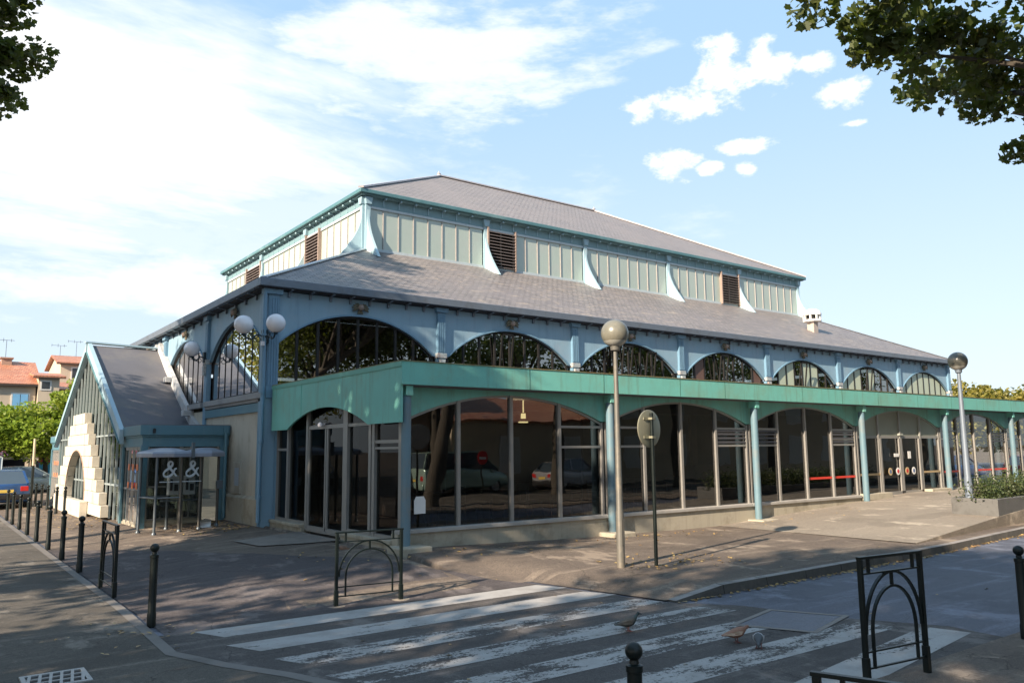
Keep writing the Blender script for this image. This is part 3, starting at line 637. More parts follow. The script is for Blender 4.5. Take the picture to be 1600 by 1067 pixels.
# end fascia over the side door: a plate with an arched bottom
GL = lambda u, v, t: (GX0+t, u, v)
low = [(-.16,2.5),(-1.15,2.5)]+arc(-5.3+0, -1.15, 2.5, 2.92)[::-1][1:-1]+[(-5.3,2.5),(GY+.052,2.5)]
mb = MB(); mb.slab(low, [(u, GT) for u, v in low], GL, 0, .05); mb.box(GX0-.012, GX0-.0, -2.0,-1.99, 2.75, GT); obj('end_fascia', mb, M_GREEN, gal)
mb = MB(); mb.box(GX0-.014, GX0-.001, GY, -.14, GT-.09, GT-.0); obj('flashing', mb, mat('green_flashing', (.12,.36,.29), .5), gal)
mb = MB(); mb.box(GX0+.05, GX1, GY+.05, -.02, GB-.02, GB+.06); mb.box(GX0+.05, GX1, GY+.06, -.02, GT-.10, GT-.04); obj('roof', mb, M_FELT, gal)
YW = -6.22
GF = lambda u, v, t: (u, YW+t, v)
def post(x):
    z0 = (terr(x, 0) if x > 9 else hg(x, -6.7))
    mb = MB(); mb.lathe((x, -6.46, 0), [(.088, z0), (.088, 2.98)], 14); c = obj('column', mb, M_GCOL, gal, smooth=True)
    mb = MB(); mb.box(x-.07, x+.07, -6.58, -6.36, 2.98, 3.17); obj('capital', mb, M_GREEN, c)
    if x < 19: 
        mb = MB(); zb = hg(x, -6.8); mb.box(x-.28, x+.36, -6.80, -6.3, zb-.15, zb+.09); obj('plinth', mb, M_BASE, c, bevel=.025)
for k in range(8): post(.33+5*k)
M_WINF = M_SILVER
def g_bay(k):
    x0, x1 = .33+5*k, 5.33+5*k
    a = arc(x0+.1, x1-.1, 2.58, 3.07); low = [(x0,2.58)]+a+[(x1,2.58)]
    mb = MB(); mb.slab(low, [(u, GB) for u, v in low], GF, -.06, -.02); obj('arch_panel', mb, M_GREEN, gal)
    sill = .60
    fr = MB(); rim_o = arc(x0+.08, x1-.08, 2.56, 3.08); rim_i = [(u, v-.05) for u, v in rim_o]; fr.slab(rim_i, rim_o, GF, -.015, .05)
    def za(u):
        for (p, q) in zip(rim_o, rim_o[1:]):
            if p[0] <= u <= q[0]: return lerp(p[1], q[1], (u-p[0])/(q[0]-p[0]))
        return 2.56
    def mull(u, w_=.036, z0=sill, z1=None): fr.slab([(u-w_, z0), (u-w_, z1 or za(u))], [(u+w_, z0), (u+w_, z1 or za(u))], GF, -.04, .05)
    def rail(u0, u1, z, h=.025): fr.slab([(u0, z-h), (u1, z-h)], [(u0, z+h), (u1, z+h)], GF, -.025, .04)
    us = [x0+.06]+[x0+1.25*i for i in (1, 2, 3)]+[x1-.06]
    for i, u in enumerate(us): mull(u, .026 if i in (0, 4) else .036, sill if k != 3 else terr(17,0))
    L = {0: ((3, 2.46), (3, 2.04)), 1: ((0, 2.46), (0, 2.04), (3, 2.46), (3, 2.04)), 2: ((0, 2.46), (0, 2.04), (3, 2.46), (3, 2.2), (3, 2.04)), 3: (), 4: ((0, 2.46), (0, 2.2)), 5: ((3, 2.46), (0, 2.2)), 6: ((0, 2.46),)}[k]
    for i, z in L: rail(us[i], us[i+1], z)
    if k == 3:
        for z in (2.26,): rail(us[0], us[4], z, .04)
    f = obj('window', fr, M_WINF, gal)
    zb = sill if k != 3 else terr(17, 0)+.05
    lo = [(u, zb) for u, v in rim_o]
    for i in range(4):
        ua, ub = us[i], us[i+1]; seg = [ua]+[u for u, v in rim_o if ua < u < ub]+[ub]
        ztop = za if k != 3 else (lambda u: 2.26)
        dy = random.uniform(-.004, .004)
        mb = MB(); mb.strip([GF(u, zb, .012) for u in seg], [GF(u, ztop(u), .012+dy) for u in seg]); obj('glass', mb, G_CLEAR if k >= 4 else G_LOW, f, fixn=False)
    if k == 3:
        seg = [u for u, v in rim_o]; mb = MB(); mb.strip([GF(u, 2.28, .012) for u in seg], [GF(u, za(u)-.03, .012) for u in seg]); obj('header_panel', mb, mat('grey_green_panel', (.24,.25,.20), .5, var=.1, nsc=2), f, fixn=False)
        mb = MB(); [mb.box(x, x+.03, YW-.03, YW+.0, 2.28, 3.0) for x in (x0+1.25, x0+3.7)]; mb.box(x0+2.4, x0+2.6, YW-.08, YW, 2.31, 2.37); obj('header_joint', mb, mat('panel_joint', (.3,.31,.27), .5), f)
        dm = terr(17,0)
        mb = MB()
        for u in (x0+2.42, x0+2.52, x0+1.32, x0+3.64): mb.box(u-.04, u+.04, YW-.05, YW-.005, dm+.04, 2.22)
        mb.box(x0+1.3, x0+3.7, YW-.05, YW-.005, dm+.02, dm+.12); obj('sliding_door', mb, M_SILVER, gal)
        for i, u in enumerate((x0+1.75, x0+2.2, x0+2.75, x0+3.15)):
            mb = MB(); mb.lathe((u, YW-.055, 1.22), [(.115, 0), (.115, .006)], 20, 'y'); s = obj('sticker', mb, M_WHITE if i in (1, 3) else mat('sticker_tan', (.5,.38,.2), .5), gal)
            mb = MB(); mb.lathe((u, YW-.06, 1.22), [(.06, 0), (.06, .003)], 16, 'y'); obj('emblem', mb, M_RED if i in (1, 2) else mat('sticker_blue', (.1,.15,.3), .5), s)
        mb = MB(); mb.box(x0+2.85, x0+3.02, YW-.06, YW-.052, 1.6, 1.82); mb.box(x0+2.02,x0+2.3,YW-.06,YW-.052,1.66,1.76); obj('sticker', mb, M_WHITE, gal)
        for ua, ub in ((us[0], us[1]), (us[3], us[4])): mb = MB(); mb.box(ua+.04, ub-.04, YW-.03, YW+.0, 1.13, 1.19); obj('push_bar', mb, mat('gold_bar', (.55,.40,.22), .4, .4), gal)
        for ua, ub in ((us[0]-.1, us[1]+.05), (us[3]-.05, us[4]+.1)): mb = MB(); mb.box(ua, ub, YW-.32, YW-.06, dm-.05, dm+.13); obj('step', mb, M_BASE, gal, bevel=.01)
    for (kk, i) in ((1, 3), (2, 0), (2, 3), (4, 3)):
        if kk == k:
            mb = MB(); [mb.box(us[i]+.06, us[i+1]-.06, YW-.03, YW+.01, z, z+.05) for z in (2.1, 2.2, 2.3, 2.38)]; obj('louvre', mb, mat('grey_louvre', (.09,.09,.1), .5, .3), f)
    for (kk, i) in ((2, 2), (2, 3), (4, 0), (4, 2), (4, 3)):
        if kk == k: mb = MB(); mb.box(us[i]+.05, us[i+1]-.05, YW-.004, YW+.008, 1.10, 1.16); obj('safety_stripe', mb, mat('safety_red', (.62,.05,.03), .4), f)
    if k != 3:
        zg = min(hg(x0, -6.8), .2)-.3
        # the render base, cut to the sloping ground by running below it
        mb = MB(); mb.box(x0-.1 if k else GX0+.1, x1-.1, YW-.12, YW+.12, zg, .53); obj('base_wall', mb, M_BASE, gal)
        mb = MB(); mb.box(x0-.1 if k else GX0+.1, x1-.1, YW-.17, YW+.1, .53, .60); obj('sill', mb, mat('sill_paint', (.38,.36,.33), .7, var=.15, nsc=5, dirt=(.15,.13,.1), damt=.5), gal, bevel=.008)
for k in range(7): g_bay(k)
# side wall of the gallery with its door
XS = .34; GS = lambda u, v, t: (XS+t, u, v)
fr = MB()
def sm_(u, z0, z1, w_=.05): fr.slab([(u-w_, z0), (u-w_, z1)], [(u+w_, z0), (u+w_, z1)], GS, -.05, .05)
def sr_(u0, u1, z, h=.03): fr.slab([(u0, z-h), (u1, z-h)], [(u0, z+h), (u1, z+h)], GS, -.035, .04)
for u, z0, z1 in ((-.12,.42,2.6),(-.85,.42,2.62),(-2.0,.30,2.9),(-3.95,.30,2.95),(-5.1,.42,2.7),(-6.3,.42,2.6),(-4.05,.42,2.9),(-5.25,.42,2.6)): sm_(u, z0, z1, .05)
sr_(-.85,-.1,2.05); sr_(-4,-1.95,2.52,.04); sr_(-5.2,-3.95,2.52); sr_(-6.3,-5.1,2.17); sr_(-6.3,-5.1,2.05,.02); sr_(-1.95,-.1,.44); sr_(-6.3,-4,.44); sr_(-3.95,-2.0,.31)
fs = obj('side_window', fr, M_SILVER, gal); mb = MB(); mb.add([GS(-.1,.4,.01), GS(-2,.4,.01), GS(-2,2.9,.01), GS(-.1,2.7,.01)], [(0,1,2,3)]); mb.add([GS(-4,.4,.012), GS(-6.3,.4,.012), GS(-6.3,2.7,.012), GS(-4,2.95,.012)], [(0,1,2,3)]); mb.add([GS(-2,2.52,.008), GS(-4,2.52,.008), GS(-4,3.0,.008), GS(-2,3.0,.008)], [(0,1,2,3)]); obj('glass', mb, G_SIDE, fs, fixn=False)
mb = MB(); [mb.box(XS-.03, XS+.03, y0, y1, .32, 2.48) for y0, y1 in ((-2.1,-2.02),(-3.0,-2.94),(-3.1,-3.04),(-3.93,-3.85))]; mb.box(XS-.031, XS+.029, -3.0,-2.02,.33,.40); mb.box(XS-.031, XS+.029,-3.9,-3.05,.33,.40); dr = obj('side_door', mb, M_SILVER, gal)
mb = MB(); mb.add([(XS, -2.02,.35),(XS,-3.93,.35),(XS,-3.93,2.48),(XS,-2.02,2.48)], [(0,1,2,3)]); obj('glass', mb, G_SIDE, dr, fixn=False)
mb = MB(); mb.ball((XS-.1,-2.85,2.56), .06, 10, 6); mb.box(XS-.08,XS,-2.87,-2.83,2.54,2.6); obj('camera_dome', mb, M_WHITEG, gal, smooth=True)
mb = MB(); mb.box(XS-.12, XS+.12, -1.95, -.02, 0, .34); mb.box(XS-.12, XS+.12, YW+.1, -4.0, 0, .34); obj('base_wall', mb, M_BASE, gal)
mb = MB(); mb.box(XS-.16, XS+.1, -1.93, -.03, .34, .41); obj('sill', mb, M_BASE, gal, bevel=.01); obj('sill', MB().box(XS-.16, XS+.1, YW+.1, -4.0, .34, .41), M_BASE, gal, bevel=.01)
mb = MB(); mb.box(XS-.06, XS+.06, -.14, -.02, .1, 2.5); obj('jamb', mb, M_BLUEC, gal)
# far end of the gallery, floor, back wall, ceiling strip
mb = MB(); mb.box(GX0+.3, GX1-.2, YW+.15, -.1, .1, .42); obj('floor', mb, M_INTF, gal)
mb = MB(); [mb.box(35.3,35.4,y,y+.08,.4,3.1) for y in (-6.1,-4.6,-3.1,-1.6,-.2)]; mb.box(35.3,35.4,-6.1,-.1,2.4,2.46); obj('end_frame', mb, M_SILVER, gal)
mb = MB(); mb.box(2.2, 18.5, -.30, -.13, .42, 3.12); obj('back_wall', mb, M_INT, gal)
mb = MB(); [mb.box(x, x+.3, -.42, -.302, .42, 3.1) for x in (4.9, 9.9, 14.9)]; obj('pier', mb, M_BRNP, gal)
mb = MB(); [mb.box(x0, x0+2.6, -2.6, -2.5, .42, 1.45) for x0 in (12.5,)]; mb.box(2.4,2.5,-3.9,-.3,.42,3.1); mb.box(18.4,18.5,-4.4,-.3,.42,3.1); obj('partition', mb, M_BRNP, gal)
mb = MB(); mb.add([(.62,YW-.03,.86),(.86,YW-.03,.86),(.86,YW-.03,1.10),(.82,YW-.03,1.17),(.66,YW-.03,1.17),(.62,YW-.03,1.10)], [tuple(range(6))]); obj('notice', mb, M_WHITE, gal)
# a lit ceiling lamp and tables inside
mb = MB(); mb.box(4.68,4.86,-4.17,-4.03,2.62,2.65); mb.box(4.72,4.82,-4.13,-4.07,2.72,2.84); mb.bar((4.77,-4.1,2.86),(4.77,-4.1,3.15),.02)
tag(obj('ceiling_lamp', mb, mat('lit_lamp', (.8,.7,.4), .5, emis=((1,.75,.35), .8))), 'small yellow lit lamp hanging inside the dark gallery', 'lamp')
tb = proto('cafe_table', 'dark round pedestal cafe table behind the dark gallery glass', 'table', 'cafe tables in the gallery')
obj('table_top', MB().lathe((0,0,.72), [(.33,0),(.35,.012),(.33,.03)], 24), mat('table_top', (.2,.14,.1), .4), tb, smooth=True)
obj('pedestal', MB().lathe((0,0,0), [(.22,0),(.2,.02),(.03,.05),(.03,.72)], 14), M_BLACK, tb, smooth=True)
ch = proto('cafe_chair', 'pale metal cafe chair behind the dark gallery glass', 'chair', 'cafe chairs in the gallery')
M_CH = mat('chair_metal', (.2,.2,.2), .4, .5)
obj('seat', MB().box(-.19,.19,-.19,.19,.43,.46), M_CH, ch, bevel=.02)
obj('backrest', MB().box(-.18,.18,.17,.20,.62,.86).box(-.18,-.15,.17,.2,.46,.62).box(.15,.18,.17,.2,.46,.62), M_CH, ch, bevel=.01)
for s in (-1, 1):
    for q in (-1, 1): obj('leg', MB().bar((s*.16,q*.16,.43),(s*.21,q*.21,0),.028), M_CH, ch)
spots = [(1.6,-5.2),(3.2,-5.0),(4.6,-5.3),(6.6,-5.2),(8.2,-5.0)]
for i, (x, y) in enumerate(spots):
    wh = ['nearest the corner column','behind the second pane of the first bay','behind the last pane of the first bay','behind the first pane of the second bay','in the middle of the second bay'][i]
    t_ = tb if i == 0 else dup(tb); move(t_, (x, y, .42), 0, 'dark round cafe table inside the gallery, '+wh)
    for j in (-1, 1): c_ = ch if (i == 0 and j == -1) else dup(ch); move(c_, (x+.5*j, y+.2*random.uniform(-1,1), .42), -pi/2*j+random.uniform(-.3,.3), 'metal cafe chair %s of the table %s' % ('left' if j < 0 else 'right', wh))
# PART3
# ================================================================== ENTRANCE PORCH
por = thing('entrance_porch', 'steep-roofed entrance porch with pale stepped stone arch and grey glazing bars', 'porch', (-2.2,10.9,.2))
XG = -2.18; YC = 10.9
frontp = [(4.62,2.55),(6.6,3.55),(8.6,4.55),(10.78,5.62)]; hallp = [(4.62,2.2),(6.31,2.81),(7.87,3.68),(9.64,4.76),(10.88,5.60)]
def rs(P, n=16):
    return [(P[0][0]+(P[-1][0]-P[0][0])*i/n, pw(P[0][0]+(P[-1][0]-P[0][0])*i/n, P)) for i in range(n+1)]
for sgn in (1, -1):
    A = [(XG-.02, YC-(YC-y)*sgn, z) for y, z in rs(frontp)]; C_ = [(.05, YC-(YC-y)*sgn, z) for y, z in rs(hallp)]
    mb = MB(); mb.strip(A, C_).strip([(p[0],p[1],p[2]-.1) for p in A], [(p[0],p[1],p[2]-.1) for p in C_]); obj('roof', mb, M_FELT, por, smooth=True, fixn=False)
    # front rake trim, white flashing against the hall wall
    mb = MB(); RK = lambda u, v, t: (XG+t, YC-(YC-u)*sgn, v); P = rs(frontp); mb.slab([(u, v-.30) for u, v in P], [(u, v+.09) for u, v in P], RK, -.14, -.02); obj('rake_trim', mb, M_RAKE, por)
    mb = MB(); mb.slab([(u, v-.28) for u, v in P], [(u+.0, v-.22) for u, v in P], RK, -.17, -.13); obj('rake_bead', mb, M_EAVE, por)
    mb = MB(); P = rs(hallp); HK = lambda u, v, t: (t, YC-(YC-u)*sgn, v); mb.slab([(u-.05, v+.0) for u, v in P], [(u-.2, v+.24) for u, v in P], HK, -.10, .03); obj('flashing', mb, mat('white_flashing', (.45,.46,.47), .6, var=.12, nsc=5, dirt=(.3,.3,.3), dsc=3, damt=.7), por)
    for yy, zz in ((10.9-2.15,4.6-.28),(10.9-4.55,3.12)):
        mb = MB(); y = YC-(YC-yy)*sgn; mb.box(-.3,.02,y-.12,y+.12,zz-.02,zz+.16); obj('flashing_block', mb, MATS['white_flashing'], por, bevel=.02)
mb = MB(); mb.bar((XG-.2,YC-.05,5.72),(.0,YC,5.66),.3,.05); obj('ridge_capping', mb, M_RAKE, por)
# glazing bars standing in the front plane
def zf(y): y = y if y < YC else 2*YC-y; return pw(y, frontp)
i = 0; y = 4.95
while y < 17.0:
    zt = zf(y)-.12; mb = MB(); mb.box(XG-.03, XG+.02, y-.02, y+.02, .18, zt); obj('glazing_bar', mb, mat('greyblue_bar', (.33,.38,.38), .45, .2, var=.15, nsc=6), por); y += .62
mb = MB(); P = [(y_, zf(y_)-.15) for y_ in np.linspace(4.7, 17.1, 24)]; mb.strip([(XG+.06, u, .2) for u, v in P], [(XG+.06, u, v) for u, v in P]); obj('glass', mb, G_PORCH, por, fixn=False)
mb = MB(); mb.box(XG+.5, XG+.55, 6.9, 15.0, 2.3, 3.35); obj('reflection_board', mb, mat('reflected_tan', (.45,.36,.25), .7), por)  # added board, its tan paints the opposite building's reflection in the porch glass
mb = MB(); [mb.box(XG-.02, XG+.05, 5.0, 16.8, z, z+.05) for z in (1.1, 2.5)]; obj('transom', mb, MATS['greyblue_bar'], por)
mb = MB(); mb.box(-1.9,-.1,5.0,16.8,.18,.22); obj('floor', mb, M_INTF, por)
# stepped stone arch
st_ = MB(); FX = -2.43; TH = .22; ST = lambda u, v, t: (FX+t, YC+u, v)
nC = 9; zb0, zt0 = .2, 3.3; ch_ = (zt0-zb0)/nC
def op(z): return 0 if z >= 2.08 else 2.0*sqrt(max(0, 1-((z-.55)/1.55)**2)) if z > .55 else 2.0
jt = MB()
for j in range(nC):
    z0, z1 = zb0+j*ch_+.008, zb0+(j+1)*ch_-.002; hw_ = 4.75-(j)*.45+.12*(j%2); zs = np.linspace(z0, z1, 7)
    for s in (-1, 1):
        A = [(s*max(op(z), 0), z) for z in zs]; Bq = [(s*hw_, z) for z in zs]
        st_.slab(A, Bq, ST, 0 if j % 2 else .004, TH)
        ns = max(1, int((hw_-op(z0))/1.1))
        for q in range(1, ns+1):
            uj = op(z0)+(hw_-op(z0))*(q-.5*(j%2))/(ns+.5)
            if uj < hw_-.1 and z0 > .5: jt.box(FX-.001, FX+.02, YC+s*uj-.009, YC+s*uj+.009, z0, z1)
sa = obj('stone_arch', st_, M_STONE, por, bevel=.012); obj('joint', jt, mat('mortar', (.2,.17,.13), .9), sa)
mb = MB(); mb.box(-2.66,-2.435,YC-2.7,YC+2.9,.1,.58); obj('stone_bench', mb, M_STONE, por, bevel=.02)
mb = MB()
for i in range(17):
    a0, a1 = pi*i/16, pi*(i+1)/16
    for (a, b) in ((a0, a1),): mb.bar((FX-.012, YC+2.02*cos(a), .56+1.56*sin(a)), (FX-.012, YC+2.02*cos(b), .56+1.56*sin(b)), .03, .02, (1,0,0))
obj('arch_rim', mb, mat('red_rim', (.36,.24,.18), .7, var=.3), por)
for y in (10.3, 11.6): mb = MB(); mb.box(-2.12,-2.06,y-.05,y+.05,.2,2.4); obj('door_frame', mb, M_SILVER, por)
# flat-roofed wings on both sides of the gable
def wing(y0, y1, near):
    mb = MB(); mb.box(XG-.04, .0, y0-.06, y1, 2.45, 2.70); mb.box(XG+.01, .0, y0, y1, 2.40, 2.45); wf = obj('wing_fascia', mb, M_BLUETR, por, bevel=.01)
    mb = MB(); mb.box(XG+.04, .0, y0+.04, y1, 2.16, 2.40); obj('wing_header', mb, M_BLUETR, por)
    mb = MB(); mb.box(XG-.02, .0, y0-.04, y1, 2.70, 2.72); obj('wing_roof', mb, M_FELT, por)
    for (x, y) in ((XG+.09, y0+.09), (XG+.09, y1-.09), (-.14, y0+.09)):
        mb = MB(); mb.box(x-.08, x+.08, y-.08, y+.08, .1, 2.2); obj('wing_post', mb, M_BLUETR, por)
    mb = MB(); mb.box(XG+.1, -.02, y0+.09, y0+.15, .1, .32); mb.box(XG+.07, XG+.13, y0+.17, y1-.1, .1, .24); obj('wing_base', mb, M_BASE, por)
    fr = MB()
    for x in (XG+.2, XG+.98, XG+1.02, -.95, -.25): fr.box(x-.022, x+.022, y0+.09, y0+.14, .32, 2.16)
    for z in (.34, 1.15, 2.1): fr.box(XG+.17, -.22, y0+.095, y0+.135, z-.025, z+.025)
    f = obj('wing_window', fr, M_SILVER, por); mb = MB(); mb.add([(XG+.17,y0+.12,.32),(-.22,y0+.12,.32),(-.22,y0+.12,2.16),(XG+.17,y0+.12,2.16)], [(0,1,2,3)]); obj('glass', mb, G_LOW, f, fixn=False)
    fr = MB(); yy = [y0+.2+i*(y1-y0-.4)/4 for i in range(5)]
    for y in yy: fr.box(XG+.06, XG+.12, y-.03, y+.03, .2, 2.16)
    fr.box(XG+.06, XG+.12, y0+.17, y1-.17, 1.05, 1.1); fr.box(XG+.06, XG+.12, y0+.17, y1-.17, 2.08, 2.16)
    f = obj('wing_door', fr, M_SILVER, por); mb = MB(); mb.add([(XG+.09,y0+.17,.24),(XG+.09,y1-.17,.24),(XG+.09,y1-.17,2.16),(XG+.09,y0+.17,2.16)], [(0,1,2,3)]); obj('glass', mb, G_LOW, f, fixn=False)
    for i, y in enumerate(yy[1:4]):
        for z, m in ((1.62, mat('sticker_orange', (.75,.22,.08), .5)), (1.15, MATS['sticker_orange'])):
            mb = MB(); mb.box(XG+.045, XG+.055, y-.22, y-.06, z-.06, z+.1); obj('sticker', mb, m, f)
wing(2.61, 5.0, True); wing(16.9, 19.4, False)
mb = MB(); mb.tube([(-.12,2.50,.3),(-.12,2.50,2.55)], .045, 10); mb.box(-.17,-.07,2.45,2.55,2.5,2.66); obj('downpipe', mb, M_BLUETR, por, smooth=True)
mb = MB(); mb.lathe((XG+.28, 2.52, 2.58), [(.04,0),(.03,.06)], 10, 'y'); mb.box(XG+.25,XG+.31,2.50,2.56,2.5,2.56); obj('camera', mb, M_BLACK, por)
mb = MB(); mb.box(-.02,.0,5.9,15.9,.2,2.4); 

# ================================================================== LAMPS ON THE HALL
def scroll(c, ax, r, a0, a1, n=12):
    ax = Vector(ax); return [Vector(c)+ax*r*cos(rad(a0+(a1-a0)*i/n))+Vector((0,0,1))*r*sin(rad(a0+(a1-a0)*i/n)) for i in range(n+1)]
def globe_arm(t, org, dr, L, zg):
    dr = Vector(dr); org = Vector(org); mb = MB()
    mb.tube([org, org+dr*L*.35+Vector((0,0,.02)), org+dr*L*.62+Vector((0,0,-.10)), org+dr*L*.86+Vector((0,0,-.08)), org+dr*L+Vector((0,0,.03)), org+dr*L+Vector((0,0,zg-.2))], [.022]*6, 8)
    mb.tube(scroll(org+dr*.22+Vector((0,0,.02)), dr, .09, -60, 300), .012, 6); mb.tube(scroll(org+dr*.40+Vector((0,0,-.0)), dr, .07, 0, 330), .010, 6); mb.tube(scroll(org+dr*.14+Vector((0,0,-.09)), dr, .06, 90, 400), .010, 6)
    a = obj('arm', mb, M_IRONB, t, smooth=True); g_ = org+dr*L; mb = MB(); mb.lathe((g_.x, g_.y, g_.z+zg-.27), [(.02,0),(.06,.02),(.05,.05),(.09,.07),(.09,.1)], 14); obj('socket', mb, M_IRONB, a, smooth=True)
    mb = MB(); mb.ball((g_.x, g_.y, g_.z+zg), .225, 32, 20); obj('globe', mb, M_WHITEG, t, smooth=True)
lt = thing('wall_lamp', 'twin white globe lamp on scrolled bracket at the blue corner column', 'wall lamp', (-.06,-.06,4.8), 0, 'globe lamps on the hall')
mb = MB(); mb.box(-.12,.02,-.12,.02,4.62,4.95); mb.lathe((-.06,-.06,4.42), [(.01,0),(.05,.04),(.03,.1),(.06,.2)], 10); obj('wall_plate', mb, M_IRONB, lt)
globe_arm(lt, (-.08,-.06,4.80), (-1,0,0), .50, .24); globe_arm(lt, (-.06,-.10,4.78), (0,-1,0), .70, .24)
mb = MB(); mb.box(-.17,-.09,-.17,-.09,4.55,4.66); obj('spotlight', mb, M_WHITEG, lt, bevel=.01)
lt = thing('wall_lamp', 'single white globe lamp on scrolled bracket between two arched side windows', 'wall lamp', (-.06,5,4.8), 0, 'globe lamps on the hall')
mb = MB(); mb.box(-.12,-.03,4.94,5.06,4.62,4.92); obj('wall_plate', mb, M_IRONB, lt); globe_arm(lt, (-.08,5,4.76), (-1,0,0), .36, .24)

# ================================================================== STREET FURNITURE
def street_lamp(label, x, y, z, H, m, mg, r0, r1):
    t = thing('street_lamp', label, 'street lamp', (x, y, z), 0, 'street lamps with a globe')
    obj('pole', MB().lathe((x,y,z), [(r0+.004,-.1),(r0,.0),(r0,.85),(r0-.01,.9),(r1,H-.28)], 18), m, t, smooth=True)
    obj('door_plate', MB().box(x-.03,x+.03,y-r0-.006,y-r0+.01,z+.35,z+.75), m, t)
    obj('collar', MB().lathe((x,y,z+H-.30), [(r1+.005,0),(.075,.02),(.085,.10),(.06,.12)], 18), m, t, smooth=True)
    b = MB(); b.ball((x,y,z+H), .225, 36, 24); gl = obj('globe', b, mg, t, smooth=True)
    obj('lower_shell', MB().lathe((x,y,z+H), [(.229*sin(rad(a)), -.229*cos(rad(a))) for a in range(20, 62, 6)], 36, cap=False), mat('shell_grey', (.42,.41,.36), .4, .2, var=.15, nsc=6), gl, smooth=True)
street_lamp('galvanised street lamp with weathered globe standing before the green gallery', 2.35,-9.77,hg(2.35,-9.77)-.01,3.72,M_POLE,M_GREYG,.064,.034)
street_lamp('dark grey street lamp with globe standing beside the concrete planter', 13.75,-9.98,.34,3.70,M_POLED,M_GREYG,.085,.042)
# no-entry sign seen from behind
sx_, sy_ = 2.88,-10.02; sz_ = hg(sx_, sy_)
t = thing('road_sign', 'round road sign seen from its bare back on a dark post before the gallery', 'road sign', (sx_, sy_, sz_), rad(8))
def loc(mb): return mb
def lobj(name, mb, m, par, **k):      # part given in the thing's own frame
    o = obj(name, mb, m, None, **k); o.parent = par; return o
lobj('pole', MB().lathe((0,0,-.1), [(.03,0),(.03,2.52)], 12), M_GUN, t, smooth=True)
dk = MB(); dk.lathe((0,.042,2.17), [(.0,0),(.29,.0),(.305,.008),(.305,.022),(.29,.03),(.0,.03)], 40, 'y', cap=False); pl_ = lobj('plate', dk, M_SIGNB, t, smooth=True)
dk = MB(); dk.lathe((0,.073,2.17), [(.0,0),(.295,0)], 40, 'y', cap=False); lobj('face', dk, mat('faded_red', (.34,.27,.22), .7), t)
for z in (2.03, 2.33): lobj('clamp', MB().box(-.17,.17,.03,.042,z-.02,z+.02).box(-.045,.045,-.04,.04,z-.018,z+.018), M_SIGNB, t)
NX, NY = 13.4315116, -22.66147229
t = thing('road_sign', 'red no-entry sign across the street, mirrored small in the first gallery bay', 'road sign', (NX, NY, 0))
NZ = 1.5918442
obj('pole', MB().lathe((NX,NY,0), [(.03,0),(.03,NZ+.2)], 10), M_GUN, t, smooth=True); obj('face', MB().lathe((NX,NY+.04,NZ), [(.0,0),(.30,0),(.30,.02),(0,.02)], 32, 'y', cap=False), M_RED, t); obj('white_bar', MB().box(NX-.21,NX+.21,NY+.06,NY+.066,NZ-.05,NZ+.05), M_WHITE, t)
# bollards
BH = .92
def bollard_proto():
    t = proto('bollard', 'x', 'bollard', 'dark iron bollards')
    obj('post', MB().lathe((0,0,0), [(.05,-.15),(.05,.0),(.05,.12),(.044,.14),(.044,BH-.17),(.05,BH-.165),(.05,BH-.13),(.03,BH-.12),(.026,BH-.10)], 20), M_GUN, t, smooth=True)
    b = MB(); b.ball((0,0,BH-.052), .052, 24, 16); obj('ball', b, M_GUN, t, smooth=True); return t
bp = bollard_proto(); bs = [(2.6,-15.42,.04,'dark iron bollard at the right edge of the picture beyond the crossing'), (-3.25,-15.66,-.035,'dark iron bollard nearest the camera, only its ball top in view'),
 (-4.36,-8.9,.03,'tall near bollard standing alone on the left pavement by the barrier'), (-4.33,-3.54,.03,'first bollard beyond the narrow barrier on the left kerb'), (-4.33,-1.49,.02,'second bollard beyond the barrier on the left kerb'),
 (-4.33,.51,.02,'third bollard beyond the barrier on the left kerb'), (-4.33,2.58,.02,'fourth bollard beyond the barrier on the left kerb'), (-4.33,4.5,.02,'fifth bollard beyond the barrier, before the blue car'),
 (-4.33,6.4,.02,'sixth bollard beyond the barrier, below the blue car lamp'), (-4.33,8.35,.02,'seventh bollard beyond the barrier, before the car plate'), (-4.33,10.1,.02,'farthest bollard in the left kerb row before the car'),
 (-2.92,10.9,.03,'slim bollard left of the porch stone bench'), (-2.69,10.85,.03,'slim bollard right before the porch stone bench'), (-3.02,15.6,.02,'far bollard right of the blue car, left one of two'), (-2.95,14.5,.02,'far bollard right of the blue car, nearer one of two'), (-2.92,13.1,.02,'far bollard beside the thin pole left of the porch')]
for i, (x, y, z, lb) in enumerate(bs): o = bp if i == 0 else dup(bp); move(o, (x, y, z), random.uniform(0, 6), lb)
